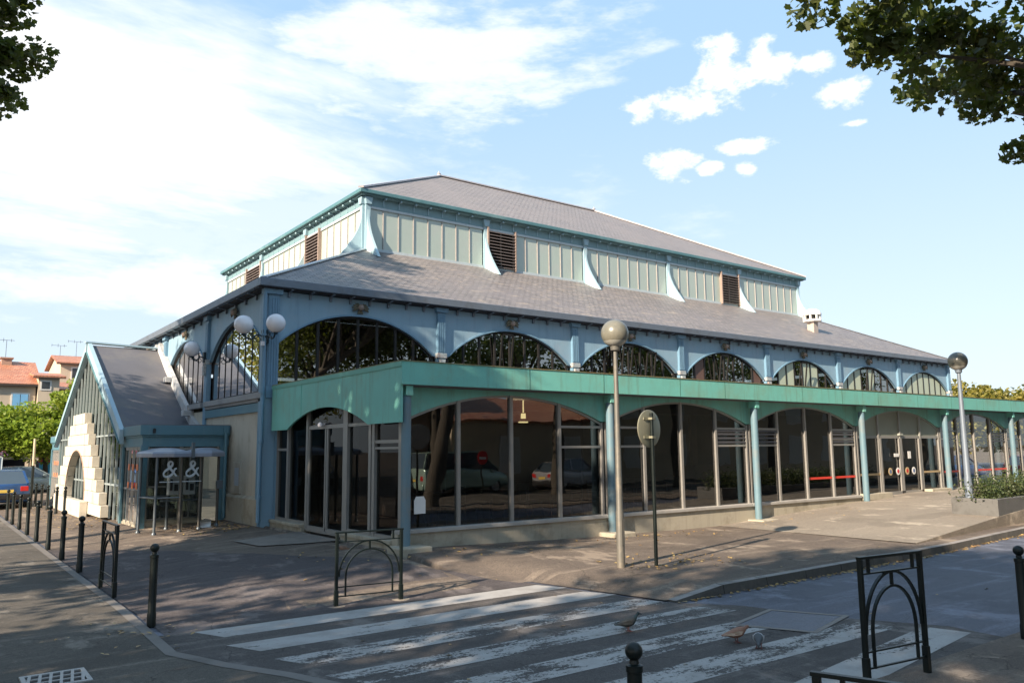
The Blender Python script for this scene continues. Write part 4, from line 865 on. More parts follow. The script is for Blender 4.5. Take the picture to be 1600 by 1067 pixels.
# barriers: two posts, double top rail, round arch, double bottom rail
def barrier_proto(W=.98, H=1.0):
    t = proto('barrier', 'x', 'barrier', 'dark iron barriers'); s = .021
    for q in (-1, 1): 
        obj('post', MB().box(q*W/2-s, q*W/2+s, -s, s, -.4, H-.02), M_GUN, t, bevel=.004)
        obj('sleeve', MB().box(q*W/2-.028, q*W/2+.028, -.028, .028, -.4, .22), M_GUN, t, bevel=.005)
    for z, hh in ((H, .022), (H*.87, .014), (H*.265, .014), (H*.14, .014)): obj('rail', MB().box(-W/2-(.03 if z == H else 0), W/2+(.03 if z == H else 0), -.02 if z == H else -.012, .02 if z == H else .012, z-hh, z), M_GUN, t, bevel=.003)
    for q in (-1, 1): obj('spacer', MB().box(q*W*.37-.012, q*W*.37+.012, -.012, .012, H*.87, H-.02), M_GUN, t)
    obj('spacer', MB().box(-.012,.012,-.012,.012,H*.74,H*.86), M_GUN, t)
    for nm, r, b_ in (('outer_arch', .455, .60), ('inner_arch', .355, .60)):
        pts = [(-r*W/.98,0,H*.14 if nm == 'inner_arch' else H*.46)] if nm == 'inner_arch' else []
        zc_ = H*.40; ry = H*.86-zc_ if nm == 'outer_arch' else H*.745-zc_
        pts += [(r*W/.98*cos(a), 0, zc_+ry*sin(a)) for a in np.linspace(pi, 0, 25)]
        if nm == 'inner_arch': pts += [(r*W/.98,0,H*.14)]
        mb = MB(); [mb.bar(Vector(p)-(Vector(q_)-Vector(p))*.06, Vector(q_)+(Vector(q_)-Vector(p))*.06, .02, .026, (0,1,0)) for p, q_ in zip(pts, pts[1:])]; obj(nm, mb, M_GUN, t)
    return t
bq = barrier_proto(); BA_, BB_ = (-2.174,-9.15), (-1.277,-9.25)
def place_bar(o, a, b, z, lb, sc_=1.): 
    a, b = Vector(a), Vector(b); c = (a+b)/2; move(o, (c.x, c.y, z), atan2((b-a).y, (b-a).x), lb); o.scale = ((b-a).length/.98, 1, sc_)
place_bar(bq, BA_, BB_, .0, 'dark iron barrier with round arch standing before the gallery corner', .95)
mb = MB(); pads = []
for (x, y) in (BA_, BB_): mb = MB(); mb.lathe((x,y,.0), [(.13,0),(.12,.012)], 14); struct(obj('footing_patch', mb, M_TERR))
place_bar(dup(bq), (-4.33,-6.55), (-4.33,-5.5), .0, 'dark iron arched barrier on the left kerb, seen nearly edge-on', 1.0)
place_bar(dup(bq), (-.20,-15.30), (.60,-15.40), .02, 'tall dark arched barrier on the near right between crossing and road', 1.05)
place_bar(dup(bq), (-2.84,-16.58), (-2.50,-17.5), -.16, 'barrier at the bottom right edge with only its top rail in view', 1.0)

# ================================================================== PHONE BOOTH
M_BOOTH = mat('booth_grey', (.12,.14,.155), .4, .4, var=.12, nsc=8); M_BROOF = mat('booth_roof', (.24,.26,.32), .35, var=.12, nsc=6, dirt=(.25,.24,.22), dsc=5, damt=.5); M_BDK = mat('booth_dark', (.09,.085,.075), .4, .4)
bo = thing('phone_booth', 'glass twin phone booth with grey domed roofs and white ampersand logos', 'phone booth', (-1.5,1.2,.14))
PB = [(-2.34,1.72),(-2.18,.84),(-1.70,1.76),(-1.62,.88),(-1.18,.88),(-.66,1.24),(-.90,1.80)]
for i, (x, y) in enumerate(PB):
    z0 = hg(x, y); r_ = .032 if i in (0, 1) else .035
    p_ = obj('post', MB().lathe((x,y,0), [(r_, z0), (r_, 1.92)], 10), M_BOOTH if i in (0,1,2) else M_BDK, bo, smooth=True); obj('foot', MB().lathe((x,y,z0), [(.055,0),(.055,.03),(.035,.06)], 10), M_BOOTH, p_, smooth=True)
def canopy(P, apex, nm):
    mb = MB(); n = len(P); c = Vector((sum(p[0] for p in P)/n, sum(p[1] for p in P)/n)); V = []
    for z, k in ((1.90, 1.0), (1.99, 1.0), (2.03, .93), (apex, .45), (apex+.02, .2)): V += [(c.x+(x-c.x)*k, c.y+(y-c.y)*k, z) for x, y in P]
    F = [tuple(range(n))[::-1], tuple(range(4*n, 5*n))]
    for j in range(4): F += [(j*n+i, j*n+(i+1)%n, (j+1)*n+(i+1)%n, (j+1)*n+i) for i in range(n)]
    obj(nm, mb.add(V, F), M_BROOF, bo, bevel=.012)
canopy([(-2.46,1.75),(-2.30,.78),(-1.86,.62),(-1.43,.72),(-1.43,1.95),(-1.95,2.05)], 2.10, 'roof')
canopy([(-1.41,.70),(-1.0,.64),(-.60,1.0),(-.50,1.3),(-.86,1.92),(-1.41,1.97)], 2.10, 'roof')
obj('roof_joint', MB().box(-1.45,-1.39,.66,.76,1.88,2.24), M_BOOTH, bo)
G_BOOTH = glass('booth_glass', (.72,.75,.73), 1.5)
def pane(a, b, z0=.35, z1=1.9):
    mb = MB(); mb.add([(*a,z0),(*b,z0),(*b,z1),(*a,z1)], [(0,1,2,3)]); return obj('pane', mb, G_BOOTH, bo, fixn=False)
pane(PB[1], PB[3]); pane(PB[3], PB[4]); pane(PB[4], PB[5]); pane(PB[0], PB[2]); pane(PB[2], PB[6]); pane(PB[5], PB[6])
for a, b in ((1, 3), (0, 1), (0, 2)):
    obj('rail', MB().tube([(*PB[a],.96),(*PB[b],.96)], .022, 8), M_BOOTH, bo, smooth=True)
obj('phone_post', MB().box(-1.56,-1.46,1.25,1.35,.14,1.0), M_POLE, bo); 
for dx in (-.18, .18):
    ph = obj('phone', MB().box(-1.51+dx-.13,-1.51+dx+.13,1.2,1.36,1.0,1.45), mat('phone_grey', (.4,.42,.42), .5), bo, bevel=.02); obj('handset', MB().box(-1.51+dx-.10,-1.51+dx-.05,1.14,1.2,1.12,1.38), M_BLACK, ph, bevel=.01); obj('keypad', MB().box(-1.51+dx+.0,-1.51+dx+.09,1.19,1.2,1.1,1.26), M_BLACK, ph)
obj('shelf', MB().box(-1.95,-1.1,1.15,1.4,.86,.89), M_BOOTH, bo)
def ampersand(c, s):
    pts = [(.44,-.46),(.20,-.16),(-.02,.12),(-.10,.33),(.0,.50),(.14,.44),(.14,.27),(.0,.10),(-.20,-.04),(-.36,-.22),(-.34,-.40),(-.16,-.48),(.06,-.40),(.22,-.22),(.32,.02),(.42,.04)]
    P = [Vector((c[0]+x*s, c[1]-.012, c[2]+z*s)) for x, z in pts]; Q = []
    for i in range(len(P)-1):
        p0, p1, p2, p3 = P[max(i-1,0)], P[i], P[i+1], P[min(i+2, len(P)-1)]
        for k in range(6): t = k/6; Q.append(.5*((2*p1)+(p2-p0)*t+(2*p0-5*p1+4*p2-p3)*t*t+(3*p1-p0-3*p2+p3)*t**3))
    Q.append(P[-1]); r = [(.022+.016*abs(sin(i*.11)))*s/.42 for i in range(len(Q))]; mb = MB()
    mb.tube(Q, r, 6); b = len(mb.v); mb.v = [(x, c[1]-.012+(y-(c[1]-.012))*.1, z) for x, y, z in mb.v]
    mb.box(c[0]-.22, c[0]+.22, c[1]-.014, c[1]-.010, c[2]-.30, c[2]-.28)
    obj('logo', mb, mat('logo_white', (.42,.46,.48), .5), bo, smooth=True)
ampersand((-1.90, .83, 1.62), .36); ampersand((-1.39, .85, 1.62), .36)
obj('side_box', MB().box(-.73,-.58,1.10,1.2,1.12,1.32), M_BOOTH, bo, bevel=.01)

# ================================================================== PLANTER AND SHRUBS
px0 = 13.55
pln = thing('planter', 'long grey concrete planter rising from the terrace edge', 'planter', (px0, -10.3, .3))
mb = MB(); F = []; xs = [px0+i*1.0 for i in range(0, 20)]
V = []
for x in xs: V += [(x, yt(x)+.02, terr(x,0)-.25), (x, yt(x)+.02, .74+.0*(x-px0)), (x, yt(x)+.14, .74), (x, yt(x)+.14, .62), (x, yt(x)+.95, .62), (x, yt(x)+.95, .741), (x, yt(x)+1.07, .741), (x, yt(x)+1.07, terr(x,0)-.25)]
for i in range(len(xs)-1): F += [(8*i+j, 8*i+8+j, 8*i+8+(j+1)%8, 8*i+(j+1)%8) for j in range(8)]
F += [tuple(range(8)), tuple(range(len(V)-8, len(V)))[::-1]]
obj('box', mb.add(V, F), M_CONC, pln, bevel=.01)
mb = MB(); mb.box(px0+.002, px0+.13, yt(px0)+.14, yt(px0)+.95, .3, .742); obj('end_wall', mb, M_CONC, pln, bevel=.01)
mb = MB(); mb.add([(x, yt(x)+.14, .66) for x in xs]+[(x, yt(x)+.95, .66) for x in xs], [(i, i+1, len(xs)+i+1, len(xs)+i) for i in range(len(xs)-1)]); obj('soil', mb, mat('soil', (.06,.045,.03), .95, var=.3), pln)

# ---- leaves
def leaf_mesh(name, cents, size, m, parent, nrm_up=.5, lobed=False, jit=.35, flat=False):
    """many small separate leaves around the given centres"""
    c = np.asarray(cents, dtype=np.float64); N = len(c)
    if N == 0: return None
    a = rng.normal(size=(N,3)); a /= np.linalg.norm(a, axis=1)[:,None]
    n_ = rng.normal(size=(N,3)); n_[:,2] += nrm_up*2; n_ /= np.linalg.norm(n_, axis=1)[:,None]
    u = np.cross(n_, a); u /= np.linalg.norm(u, axis=1)[:,None]+1e-9; v = np.cross(n_, u)
    s = size*(1+jit*rng.uniform(-1, 1, N))[:,None]
    if lobed: shp = [(0,-.5),(.20,-.36),(.46,-.34),(.40,-.06),(.46,.22),(.22,.24),(0,.55),(-.22,.24),(-.46,.22),(-.40,-.06),(-.46,-.34),(-.20,-.36)]
    else: shp = [(0,-.5),(.26,-.12),(.22,.22),(0,.5),(-.22,.22),(-.26,-.12)]
    k = len(shp); V = np.empty((N, k, 3))
    for j, (p, q) in enumerate(shp): V[:, j] = c+u*s*p+v*s*q+n_*s*(.18*abs(p)-.1*q*q)
    me = bpy.data.meshes.new(name); me.vertices.add(N*k); me.vertices.foreach_set('co', (V-np.array(worg(parent))).reshape(-1).astype(np.float32))
    me.loops.add(N*k); me.loops.foreach_set('vertex_index', np.arange(N*k, dtype=np.int32)); me.polygons.add(N); me.polygons.foreach_set('loop_start', np.arange(0, N*k, k, dtype=np.int32)); me.polygons.foreach_set('loop_total', np.full(N, k, dtype=np.int32)) 
    me.materials.append(m); me.update(calc_edges=True); me.validate()
    o = bpy.data.objects.new(name, me); COL.objects.link(o)
    if parent: o.parent = parent; ORG[o.name] = worg(parent)
    return o
L_PLANE = leafmat('plane_leaf', (.035,.052,.014), (.075,.095,.025), (.11,.085,.03), .32)
L_SUN = leafmat('sunny_leaf', (.15,.24,.025), (.27,.36,.045), (.30,.32,.05), .45)
L_REF = leafmat('street_tree_leaf', (.07,.11,.03), (.18,.22,.07), (.3,.28,.1), .4)
L_GOLD = leafmat('gold_leaf', (.16,.15,.03), (.27,.22,.05), (.12,.14,.03), .35)
L_SHR = leafmat('shrub_leaf', (.03,.05,.015), (.07,.09,.03), (.1,.09,.05), .15)
M_BARK = mat('bark', (.075,.063,.048), .9, var=.4, nsc=5, bump=.6, bsc=12)
def tree(name, label, base, H, trunk_r, crown, leaf, m, nl, group, cat='tree', lobed=False, nclump=60, seed=1, limbs=9, fill=.8, csize=1.0):
    """crown: list of ellipsoids (cx,cy,cz,rx,ry,rz) in world coordinates; leaves in clumps spread through the volume"""
    global rng; rng = np.random.default_rng(seed); rn = random.Random(seed)
    t = thing(name, label, cat, base, 0, group); b = Vector(base)
    tr = MB(); cz0 = min(c[2]-c[5] for c in crown); top = Vector((crown[0][0], crown[0][1], crown[0][2]+crown[0][5]*.3)); fork = Vector((b.x+(top.x-b.x)*.15, b.y+(top.y-b.y)*.15, b.z+(max(cz0-b.z, 1.2))*.9))
    tr.tube([b-Vector((0,0,.2)), b+Vector((0,0,.25)), b.lerp(fork, .5), fork, fork.lerp(top, .5), top], [trunk_r*1.35, trunk_r, trunk_r*.85, trunk_r*.7, trunk_r*.4, trunk_r*.12], 10)
    cl = []; vols = np.array([c[3]*c[4]*c[5] for c in crown]); 
    for c, v in zip(crown, vols/vols.sum()):
        for _ in range(max(2, int(nclump*v))):
            d_ = rng.normal(size=3); d_ /= np.linalg.norm(d_); r = rng.uniform(.35, 1.)**.55
            cl.append((np.array(c[:3])+d_*r*np.array(c[3:6])*.88, c))
    for i in range(limbs):
        q = Vector(cl[rn.randrange(len(cl))][0]); s = fork.lerp(top, rn.uniform(0, .6)); mid = s.lerp(q, .5)+Vector((rn.uniform(-.3,.3), rn.uniform(-.3,.3), rn.uniform(.1,.6)))
        tr.tube([s, mid, q], [trunk_r*.38, trunk_r*.22, trunk_r*.06], 6)
    obj('trunk', tr, M_BARK, t, smooth=True)
    pts = []; per = nl//len(cl)
    for q, c in cl:
        sz = csize*(c[3]*c[4]*c[5])**(1/3)*rng.uniform(.16, .34)
        P = rng.normal(size=(per, 3)); P *= np.minimum(1, 1.75/np.linalg.norm(P, axis=1))[:,None]; P = P*np.array([1, 1, .6])*sz*.66
        pts.append(q+P)
    leaf_mesh('crown', np.concatenate(pts), leaf, m, t, lobed=lobed); return t
# PART4
# ---- shrubs in the planter
for i in range(9):
    x = px0+.55+i*.95; y = yt(x)+.52; t = thing('shrub', ['low dark shrub at the left end of the concrete planter','second low shrub in the concrete planter behind the lamp','third shrub in the concrete planter','fourth shrub in the concrete planter','fifth shrub in the concrete planter','sixth shrub in the concrete planter','seventh shrub, far in the concrete planter','eighth shrub, far in the concrete planter','last shrub at the far end of the concrete planter'][i], 'shrub', (x, y, .66), 0, 'shrubs in the planter')
    rng = np.random.default_rng(50+i); n = 1500; h = random.uniform(.28, .45)
    P = rng.normal(size=(n, 3))*np.array([.30,.22,.16])*1.0+np.array([x, y, .74+h*.45]); P[:,2] = np.clip(P[:,2], .68, 9)
    leaf_mesh('foliage', P, .055, L_SHR, t, nrm_up=.3)
    mb = MB(); rr = random.Random(i)
    for k in range(7): mb.tube([(x, y, .66), (x+rr.uniform(-.2,.2), y+rr.uniform(-.15,.15), .85), (x+rr.uniform(-.4,.4), y+rr.uniform(-.25,.25), 1.0+rr.uniform(0,.15))], [.012,.009,.004], 5)
    obj('stem', mb, M_BARK, t)
# ---- plane trees along the street: they shade the corner and mirror in the panes
G1 = 'plane trees along the street'
tree('plane_tree', 'large plane tree overhanging the upper right with broad dark leaves', (8.2,-18.3,0), 12, .30, [(12.2,-12.3,8.9,.8,.6,1.1),(10.9,-18.0,10.6,5.2,4.6,4.2),(6.2,-14.8,10.6,2.2,2.2,1.5),(4.5,-12.9,9.35,1.25,.9,.75),(6.2,-12.9,9.0,1.6,1.0,.95),(8.0,-12.8,9.2,1.8,1.1,1.2),(10.8,-12.7,9.7,1.6,1.1,1.4)], .15, L_PLANE, 56000, G1, lobed=True, nclump=620, seed=3, csize=1.15, limbs=30)
tree('plane_tree', 'plane tree whose leafy branches enter the upper left of the picture', (-11.0,.5,0), 13, .3, [(-11.3,.0,10.2,4.6,5.4,4.8),(-7.0,1.2,13.2,2.5,2.2,1.8),(-6.55,1.4,10.6,1.9,1.9,1.6)], .15, L_PLANE, 60000, G1, lobed=True, nclump=420, seed=4, csize=.95, limbs=20)
tree('plane_tree', 'tall plane tree left of the street just outside the picture', (-14.5,-7.3,0), 13, .3, [(-14.5,-7.3,9.6,4.6,4.6,5.0)], .36, L_PLANE, 16000, G1, nclump=120, seed=5)
tree('plane_tree', 'plane tree behind the photographer on the left', (-16,-19.6,0), 13, .3, [(-16,-19.6,8.6,4.6,4.6,4.9)], .36, L_PLANE, 16000, G1, nclump=120, seed=6)
tree('plane_tree', 'plane tree far behind the photographer', (-15.5,-28,0), 13, .3, [(-15.5,-28,8.4,4.8,4.6,5.0)], .36, L_PLANE, 16000, G1, nclump=120, seed=7)
for i, (x, y) in enumerate([(11.5,-23.5),(16,-20.6),(23.5,-20.5),(31,-20.2),(38.5,-20),(47,-20),(57,-20)]):
    tree('plane_tree', ['plane tree on the opposite pavement mirrored in the first arched window','plane tree opposite the second gallery bay','plane tree opposite the third gallery bay','plane tree opposite the fourth gallery bay','plane tree opposite the fifth gallery bay','plane tree opposite the far gallery end','farthest plane tree of the opposite pavement'][i], (x, y, 0), 13, .28, [(x, y, 9.0, 4.6, 3.8, 5.0)], .24, L_REF, 12000, G1, nclump=110, csize=.9, seed=20+i)
tree('plane_tree', 'unseen low plane tree added left of the street to block low sun', (-15,-13.6,0), 7, .16, [(-15,-13.6,4.6,3.0,3.0,2.3)], .26, L_PLANE, 9000, G1, nclump=90, seed=77)  # added out of view: its low crown keeps sun dapples off the left pavement
tree('street_tree', 'sunlit green tree in front of the red-roofed house on the left', (-1.3,28,0), 6, .16, [(-1.9,28,3.2,3.0,2.6,1.5),(.0,27.5,4.7,1.5,1.4,1.7),(-1.1,28,4.4,1.1,1.0,.9),(-4.3,28.5,2.9,1.8,1.8,1.1)], .19, L_SUN, 20000, 'trees beyond the porch', nclump=170, seed=40)
tree('street_tree', 'darker green tree at the left edge before the houses', (-5.6,30,0), 6, .16, [(-5.6,30,3.3,2.6,2.4,1.4)], .19, L_SUN, 12000, 'trees beyond the porch', nclump=110, seed=41)
tree('street_tree', 'tall dark tree mirrored in the side windows of the hall', (-12,33,0), 12, .3, [(-12,33,8.0,5.5,5.5,5.2)], .3, L_GOLD, 9000, 'trees beyond the porch', nclump=120, seed=42)
for i, (x, y, h, r) in enumerate([(66.5,13.5,7.6,4.0),(72,12.5,7.0,3.6),(69.5,7.5,7.6,3.6),(74,6.5,8.2,4.4),(80,3,8.4,4.6),(86,14,8.2,5),(64,20,7.0,4)]):
    tree('golden_tree', ['rounded golden tree right behind the hall end','second golden tree behind the far lamp','golden tree between lamp and right edge','tall golden tree at the right edge of the picture','golden tree beyond the right edge','golden tree farthest behind the gallery roof','small golden tree beside the hall gable end'][i], (x, y, 0), h, .2, [(x, y, h*.58, r, r, h*.40),(x+r*.4,y-1,h*.74,r*.5,r*.5,h*.24)], .36, L_GOLD, 14000, 'golden trees behind the hall', nclump=150, seed=60+i)
# ================================================================== HOUSES
M_CREAM = mat('cream_wall', (.52,.43,.32), .9, var=.08, nsc=.8, dirt=(.4,.33,.25), dsc=.6, damt=.5, streak=.2, streakcol=(.3,.25,.2)); M_BRICK = mat('brick_wall', (.36,.23,.17), .9, var=.2, nsc=1); M_SHUT = mat('blue_shutter', (.16,.38,.60), .6, var=.1)
M_PSH = mat('pale_shutter', (.55,.54,.5), .7); M_WGL = mat('window_dark', (.03,.035,.04), .15, spec=.8); M_EAV = mat('dark_eave', (.05,.04,.035), .8); M_WSURR = mat('pale_surround', (.62,.60,.56), .8)
def house(name, label, x0, x1, y0, y1, zw, zr, wins, wallm, roofm=None, rear=False, eave=.35, shut=True):
    t = thing(name, label, 'house', ((x0+x1)/2, (y0+y1)/2, 0)); roofm = roofm or M_TILE
    obj('wall', MB().box(x0, x1, y0, y1, 0, zw), wallm, t)
    ym = (y0+y1)/2
    slope('roof', [(x0-eave,y0-eave,zw+.02),(x1+eave,y0-eave,zw+.02),(x1+eave,ym,zr),(x0-eave,ym,zr)], (1,0,0), roofm, t, .12); slope('roof', [(x1+eave,y1+eave,zw+.02),(x0-eave,y1+eave,zw+.02),(x0-eave,ym,zr),(x1+eave,ym,zr)], (1,0,0), roofm, t, .12)
    for xx in (x0, x1-.06): obj('gable', MB().prism([(y0,zw),(y1,zw),(ym,zr-.12)], lambda u, v, t_: (t_, u, v), xx, xx+.06), wallm, t)
    obj('eave', MB().box(x0-eave, x1+eave, y0-eave+.02, y0, zw-.14, zw-.02), M_EAV, t)
    ys, dy = (y0, -1) if not rear else (y1, 1)
    for (xc, zc_, w_, h_, sh) in wins:
        f = obj('window', MB().box(xc-w_/2-.1, xc+w_/2+.1, min(ys, ys+dy*.04), max(ys, ys+dy*.04), zc_-h_/2-.1, zc_+h_/2+.1), M_WSURR, t)
        obj('pane', MB().box(xc-w_/2, xc+w_/2, min(ys+dy*.04, ys+dy*.05), max(ys+dy*.04, ys+dy*.05), zc_-h_/2, zc_+h_/2), M_PSH if rear else M_WGL, f)
        if sh:
            for s in (-1, 1): obj('shutter', MB().box(xc+s*w_/4-w_/4+.02, xc+s*w_/4+w_/4-.02, min(ys+dy*.05, ys+dy*.09), max(ys+dy*.05, ys+dy*.09), zc_-h_/2, zc_+h_/2), M_SHUT, f)
    return t
h1 = house('town_house', 'cream house with red tiled roof and closed blue shutters on the left', -13, -.25, 46, 56, 6.85, 8.9, [(-1.15,5.45,.95,1.4,True),(-5,5.4,1,1.4,True),(-9,5.4,1,1.4,True)], M_CREAM)
obj('chimney', MB().box(-2.15,-1.5,50,50.8,8.0,9.0).box(-2.25,-1.4,49.9,50.9,9.0,9.1), M_BRICK, h1)
h2 = house('town_house', 'narrow cream house with dark projecting eave between two red roofs', -.15, 1.15, 45.6, 52, 7.45, 7.95, [(.3,6.8,.5,.5,False)], M_CREAM, eave=.35)
h3 = house('town_house', 'taller pale house with orange tiled roof behind the green tree', 2.9, 8.5, 60, 68, 9.9, 10.95, [(4.2,9.0,.8,.9,False),(5.5,9.0,.8,.9,False)], M_CREAM)
h4 = house('town_house', 'low house with orange roof behind tree and porch', 1.4, 6, 52, 58, 7.0, 7.8, [(2.2,6.2,.7,.9,False)], M_CREAM)
for (lb, x, y, z, hh) in (('thin television aerial on the chimney of the left house', -1.9, 50.3, 9.1, 1.3), ('wide television aerial above the orange-roofed house', 4.55, 63.9, 10.9, 1.4), ('small curved aerial on the left part of the orange roof', 3.2, 63.5, 10.9, .9)):
    t = thing('television_aerial', lb, 'aerial', (x, y, z), 0, 'television aerials on the roofs'); obj('mast', MB().bar((x,y,z-.1),(x,y,z+hh),.035), M_POLED, t)
    obj('element', MB().bar((x-.7,y,z+hh),(x+.5,y,z+hh),.03).bar((x-.7,y,z+hh-.12),(x-.7,y,z+hh+.12),.03).bar((x-.2,y,z+hh-.15),(x-.2,y,z+hh+.15),.03).bar((x+.3,y,z+hh-.12),(x+.3,y,z+hh+.12),.03), M_POLED, t)
# buildings across the street, behind the photographer (they mirror in the glass)
house('brick_building', 'low brick building with pale shuttered windows across the street', -2, 13.5, -34, -27.5, 5.6, 7.2, [(1.5,1.9,1.6,2.2,False),(5.5,1.9,2.2,2.4,False),(9.5,2.2,1.1,1.7,False),(12,2.2,1.1,1.7,False)], M_BRICK, roofm=M_FELT, rear=True)
house('cream_building', 'low cream building with red tiled roof across the street', 13.6, 24, -33, -25.5, 3.4, 4.8, [(17,1.7,1.1,1.6,False),(21,1.7,1.1,1.6,False)], M_CREAM, rear=True)
house('long_building', 'long pale building with many windows across the street', 24.5, 62, -36, -27, 6.2, 8.2, [(27+4*i,z,1.2,1.7,False) for i in range(8) for z in (1.8,4.6)], M_CREAM, rear=True)
house('side_building', 'tan building across the side street outside the picture', -34, -24, 2, 34, 7, 9, [], M_CREAM)
house('far_building', 'pale low building seen through the far gallery glass', 62, 74, -4, 6, 3.2, 4.4, [(65,1.6,1.2,1.3,False),(69,1.6,1.2,1.3,False)], M_CREAM)
# ================================================================== MARKET STALL, POSTER BOARD, POLE
t = thing('market_stall', 'market stall under a red striped awning beyond the blue car', 'stall', (-6.5,34,0))
M_AWN = bpy.data.materials.new('striped_awning'); M_AWN.use_nodes = True; q = NT(M_AWN.node_tree); co = q.n('ShaderNodeNewGeometry').outputs['Position']; xx = q.n('ShaderNodeSeparateXYZ', {0: co}).outputs[0]
q.n('ShaderNodeOutputMaterial', {0: q.n('ShaderNodeBsdfPrincipled', {'Base Color': q.mix(q.m('GREATER_THAN', q.m('FRACT', q.m('MULTIPLY', xx, 3.2)), .5), (.30,.04,.05), (.42,.16,.15)), 'Roughness': .8}).outputs[0]})
obj('awning', MB().add([(-12,33,1.95),(-1.35,33,1.95),(-1.5,35.5,2.55),(-12,35.5,2.55),(-12,33,1.91),(-1.35,33,1.91),(-1.5,35.5,2.5),(-12,35.5,2.5)], [(0,1,2,3),(7,6,5,4),(0,4,5,1),(1,5,6,2),(2,6,7,3),(3,7,4,0)]), M_AWN, t)
obj('valance', MB().box(-12,-1.35,32.95,33.0,1.72,1.95), mat('tan_valance', (.45,.34,.2), .8), t)
for x in (-11.8,-8.3,-4.8,-1.6): obj('post', MB().bar((x,33.1,0),(x,33.1,1.9),.06), M_POLED, t)
obj('counter', MB().box(-11.5,-1.8,33.6,34.6,0,.95), mat('counter_dark', (.05,.04,.04), .8), t, bevel=.02)
obj('back_cloth', MB().box(-11.8,-1.6,35.3,35.35,0,2.4), mat('stall_back', (.05,.045,.04), .9), t)
t = thing('awning_shop', 'bright red curved awning beside the porch on the left', 'awning', (-.4,36,0)); mb = MB()
A = [(-.95+.0, 36-.9*sin(a), 1.55+.75*cos(a)) for a in np.linspace(0, pi/2, 8)]; mb.strip(A, [(.5, p[1], p[2]) for p in A]); mb.strip([(p[0],p[1]+.03,p[2]-.03) for p in A], [(.5,p[1]+.03,p[2]-.03) for p in A]); obj('awning', mb, mat('bright_red', (.62,.03,.02), .7), t, fixn=False)
obj('shopfront', MB().box(-.95,.5,36,36.3,0,1.6), mat('shop_dark', (.07,.09,.09), .6), t, bevel=.01)
t = thing('poster_board', 'blue and pale poster board standing behind the parked cars', 'poster board', (-.82,32,0))
obj('frame', MB().box(-1.28,-.42,32,32.1,.0,1.55), M_POLED, t, bevel=.01); obj('poster', MB().box(-1.22,-.48,31.985,31.998,.55,1.5), mat('poster_blue', (.10,.42,.55), .6), t); 
obj('poster_figure', MB().add([(-1.22,31.98,.55),(-.6,31.98,.55),(-.72,31.98,.85),(-1.22,31.98,1.25)], [(0,1,2,3)]), mat('poster_sand', (.70,.55,.35), .6), t)
t = thing('signpost', 'thin dark pole with pale upper half behind the bollards', 'pole', (-3.3,14.3,0)); obj('pole', MB().lathe((-3.3,14.3,0), [(.045,0),(.045,1.6)], 10), M_GUN, t, smooth=True); obj('upper_pole', MB().lathe((-3.3,14.3,1.6), [(.044,0),(.04,.95)], 10), mat('tan_pole', (.5,.42,.3), .6), t, smooth=True)
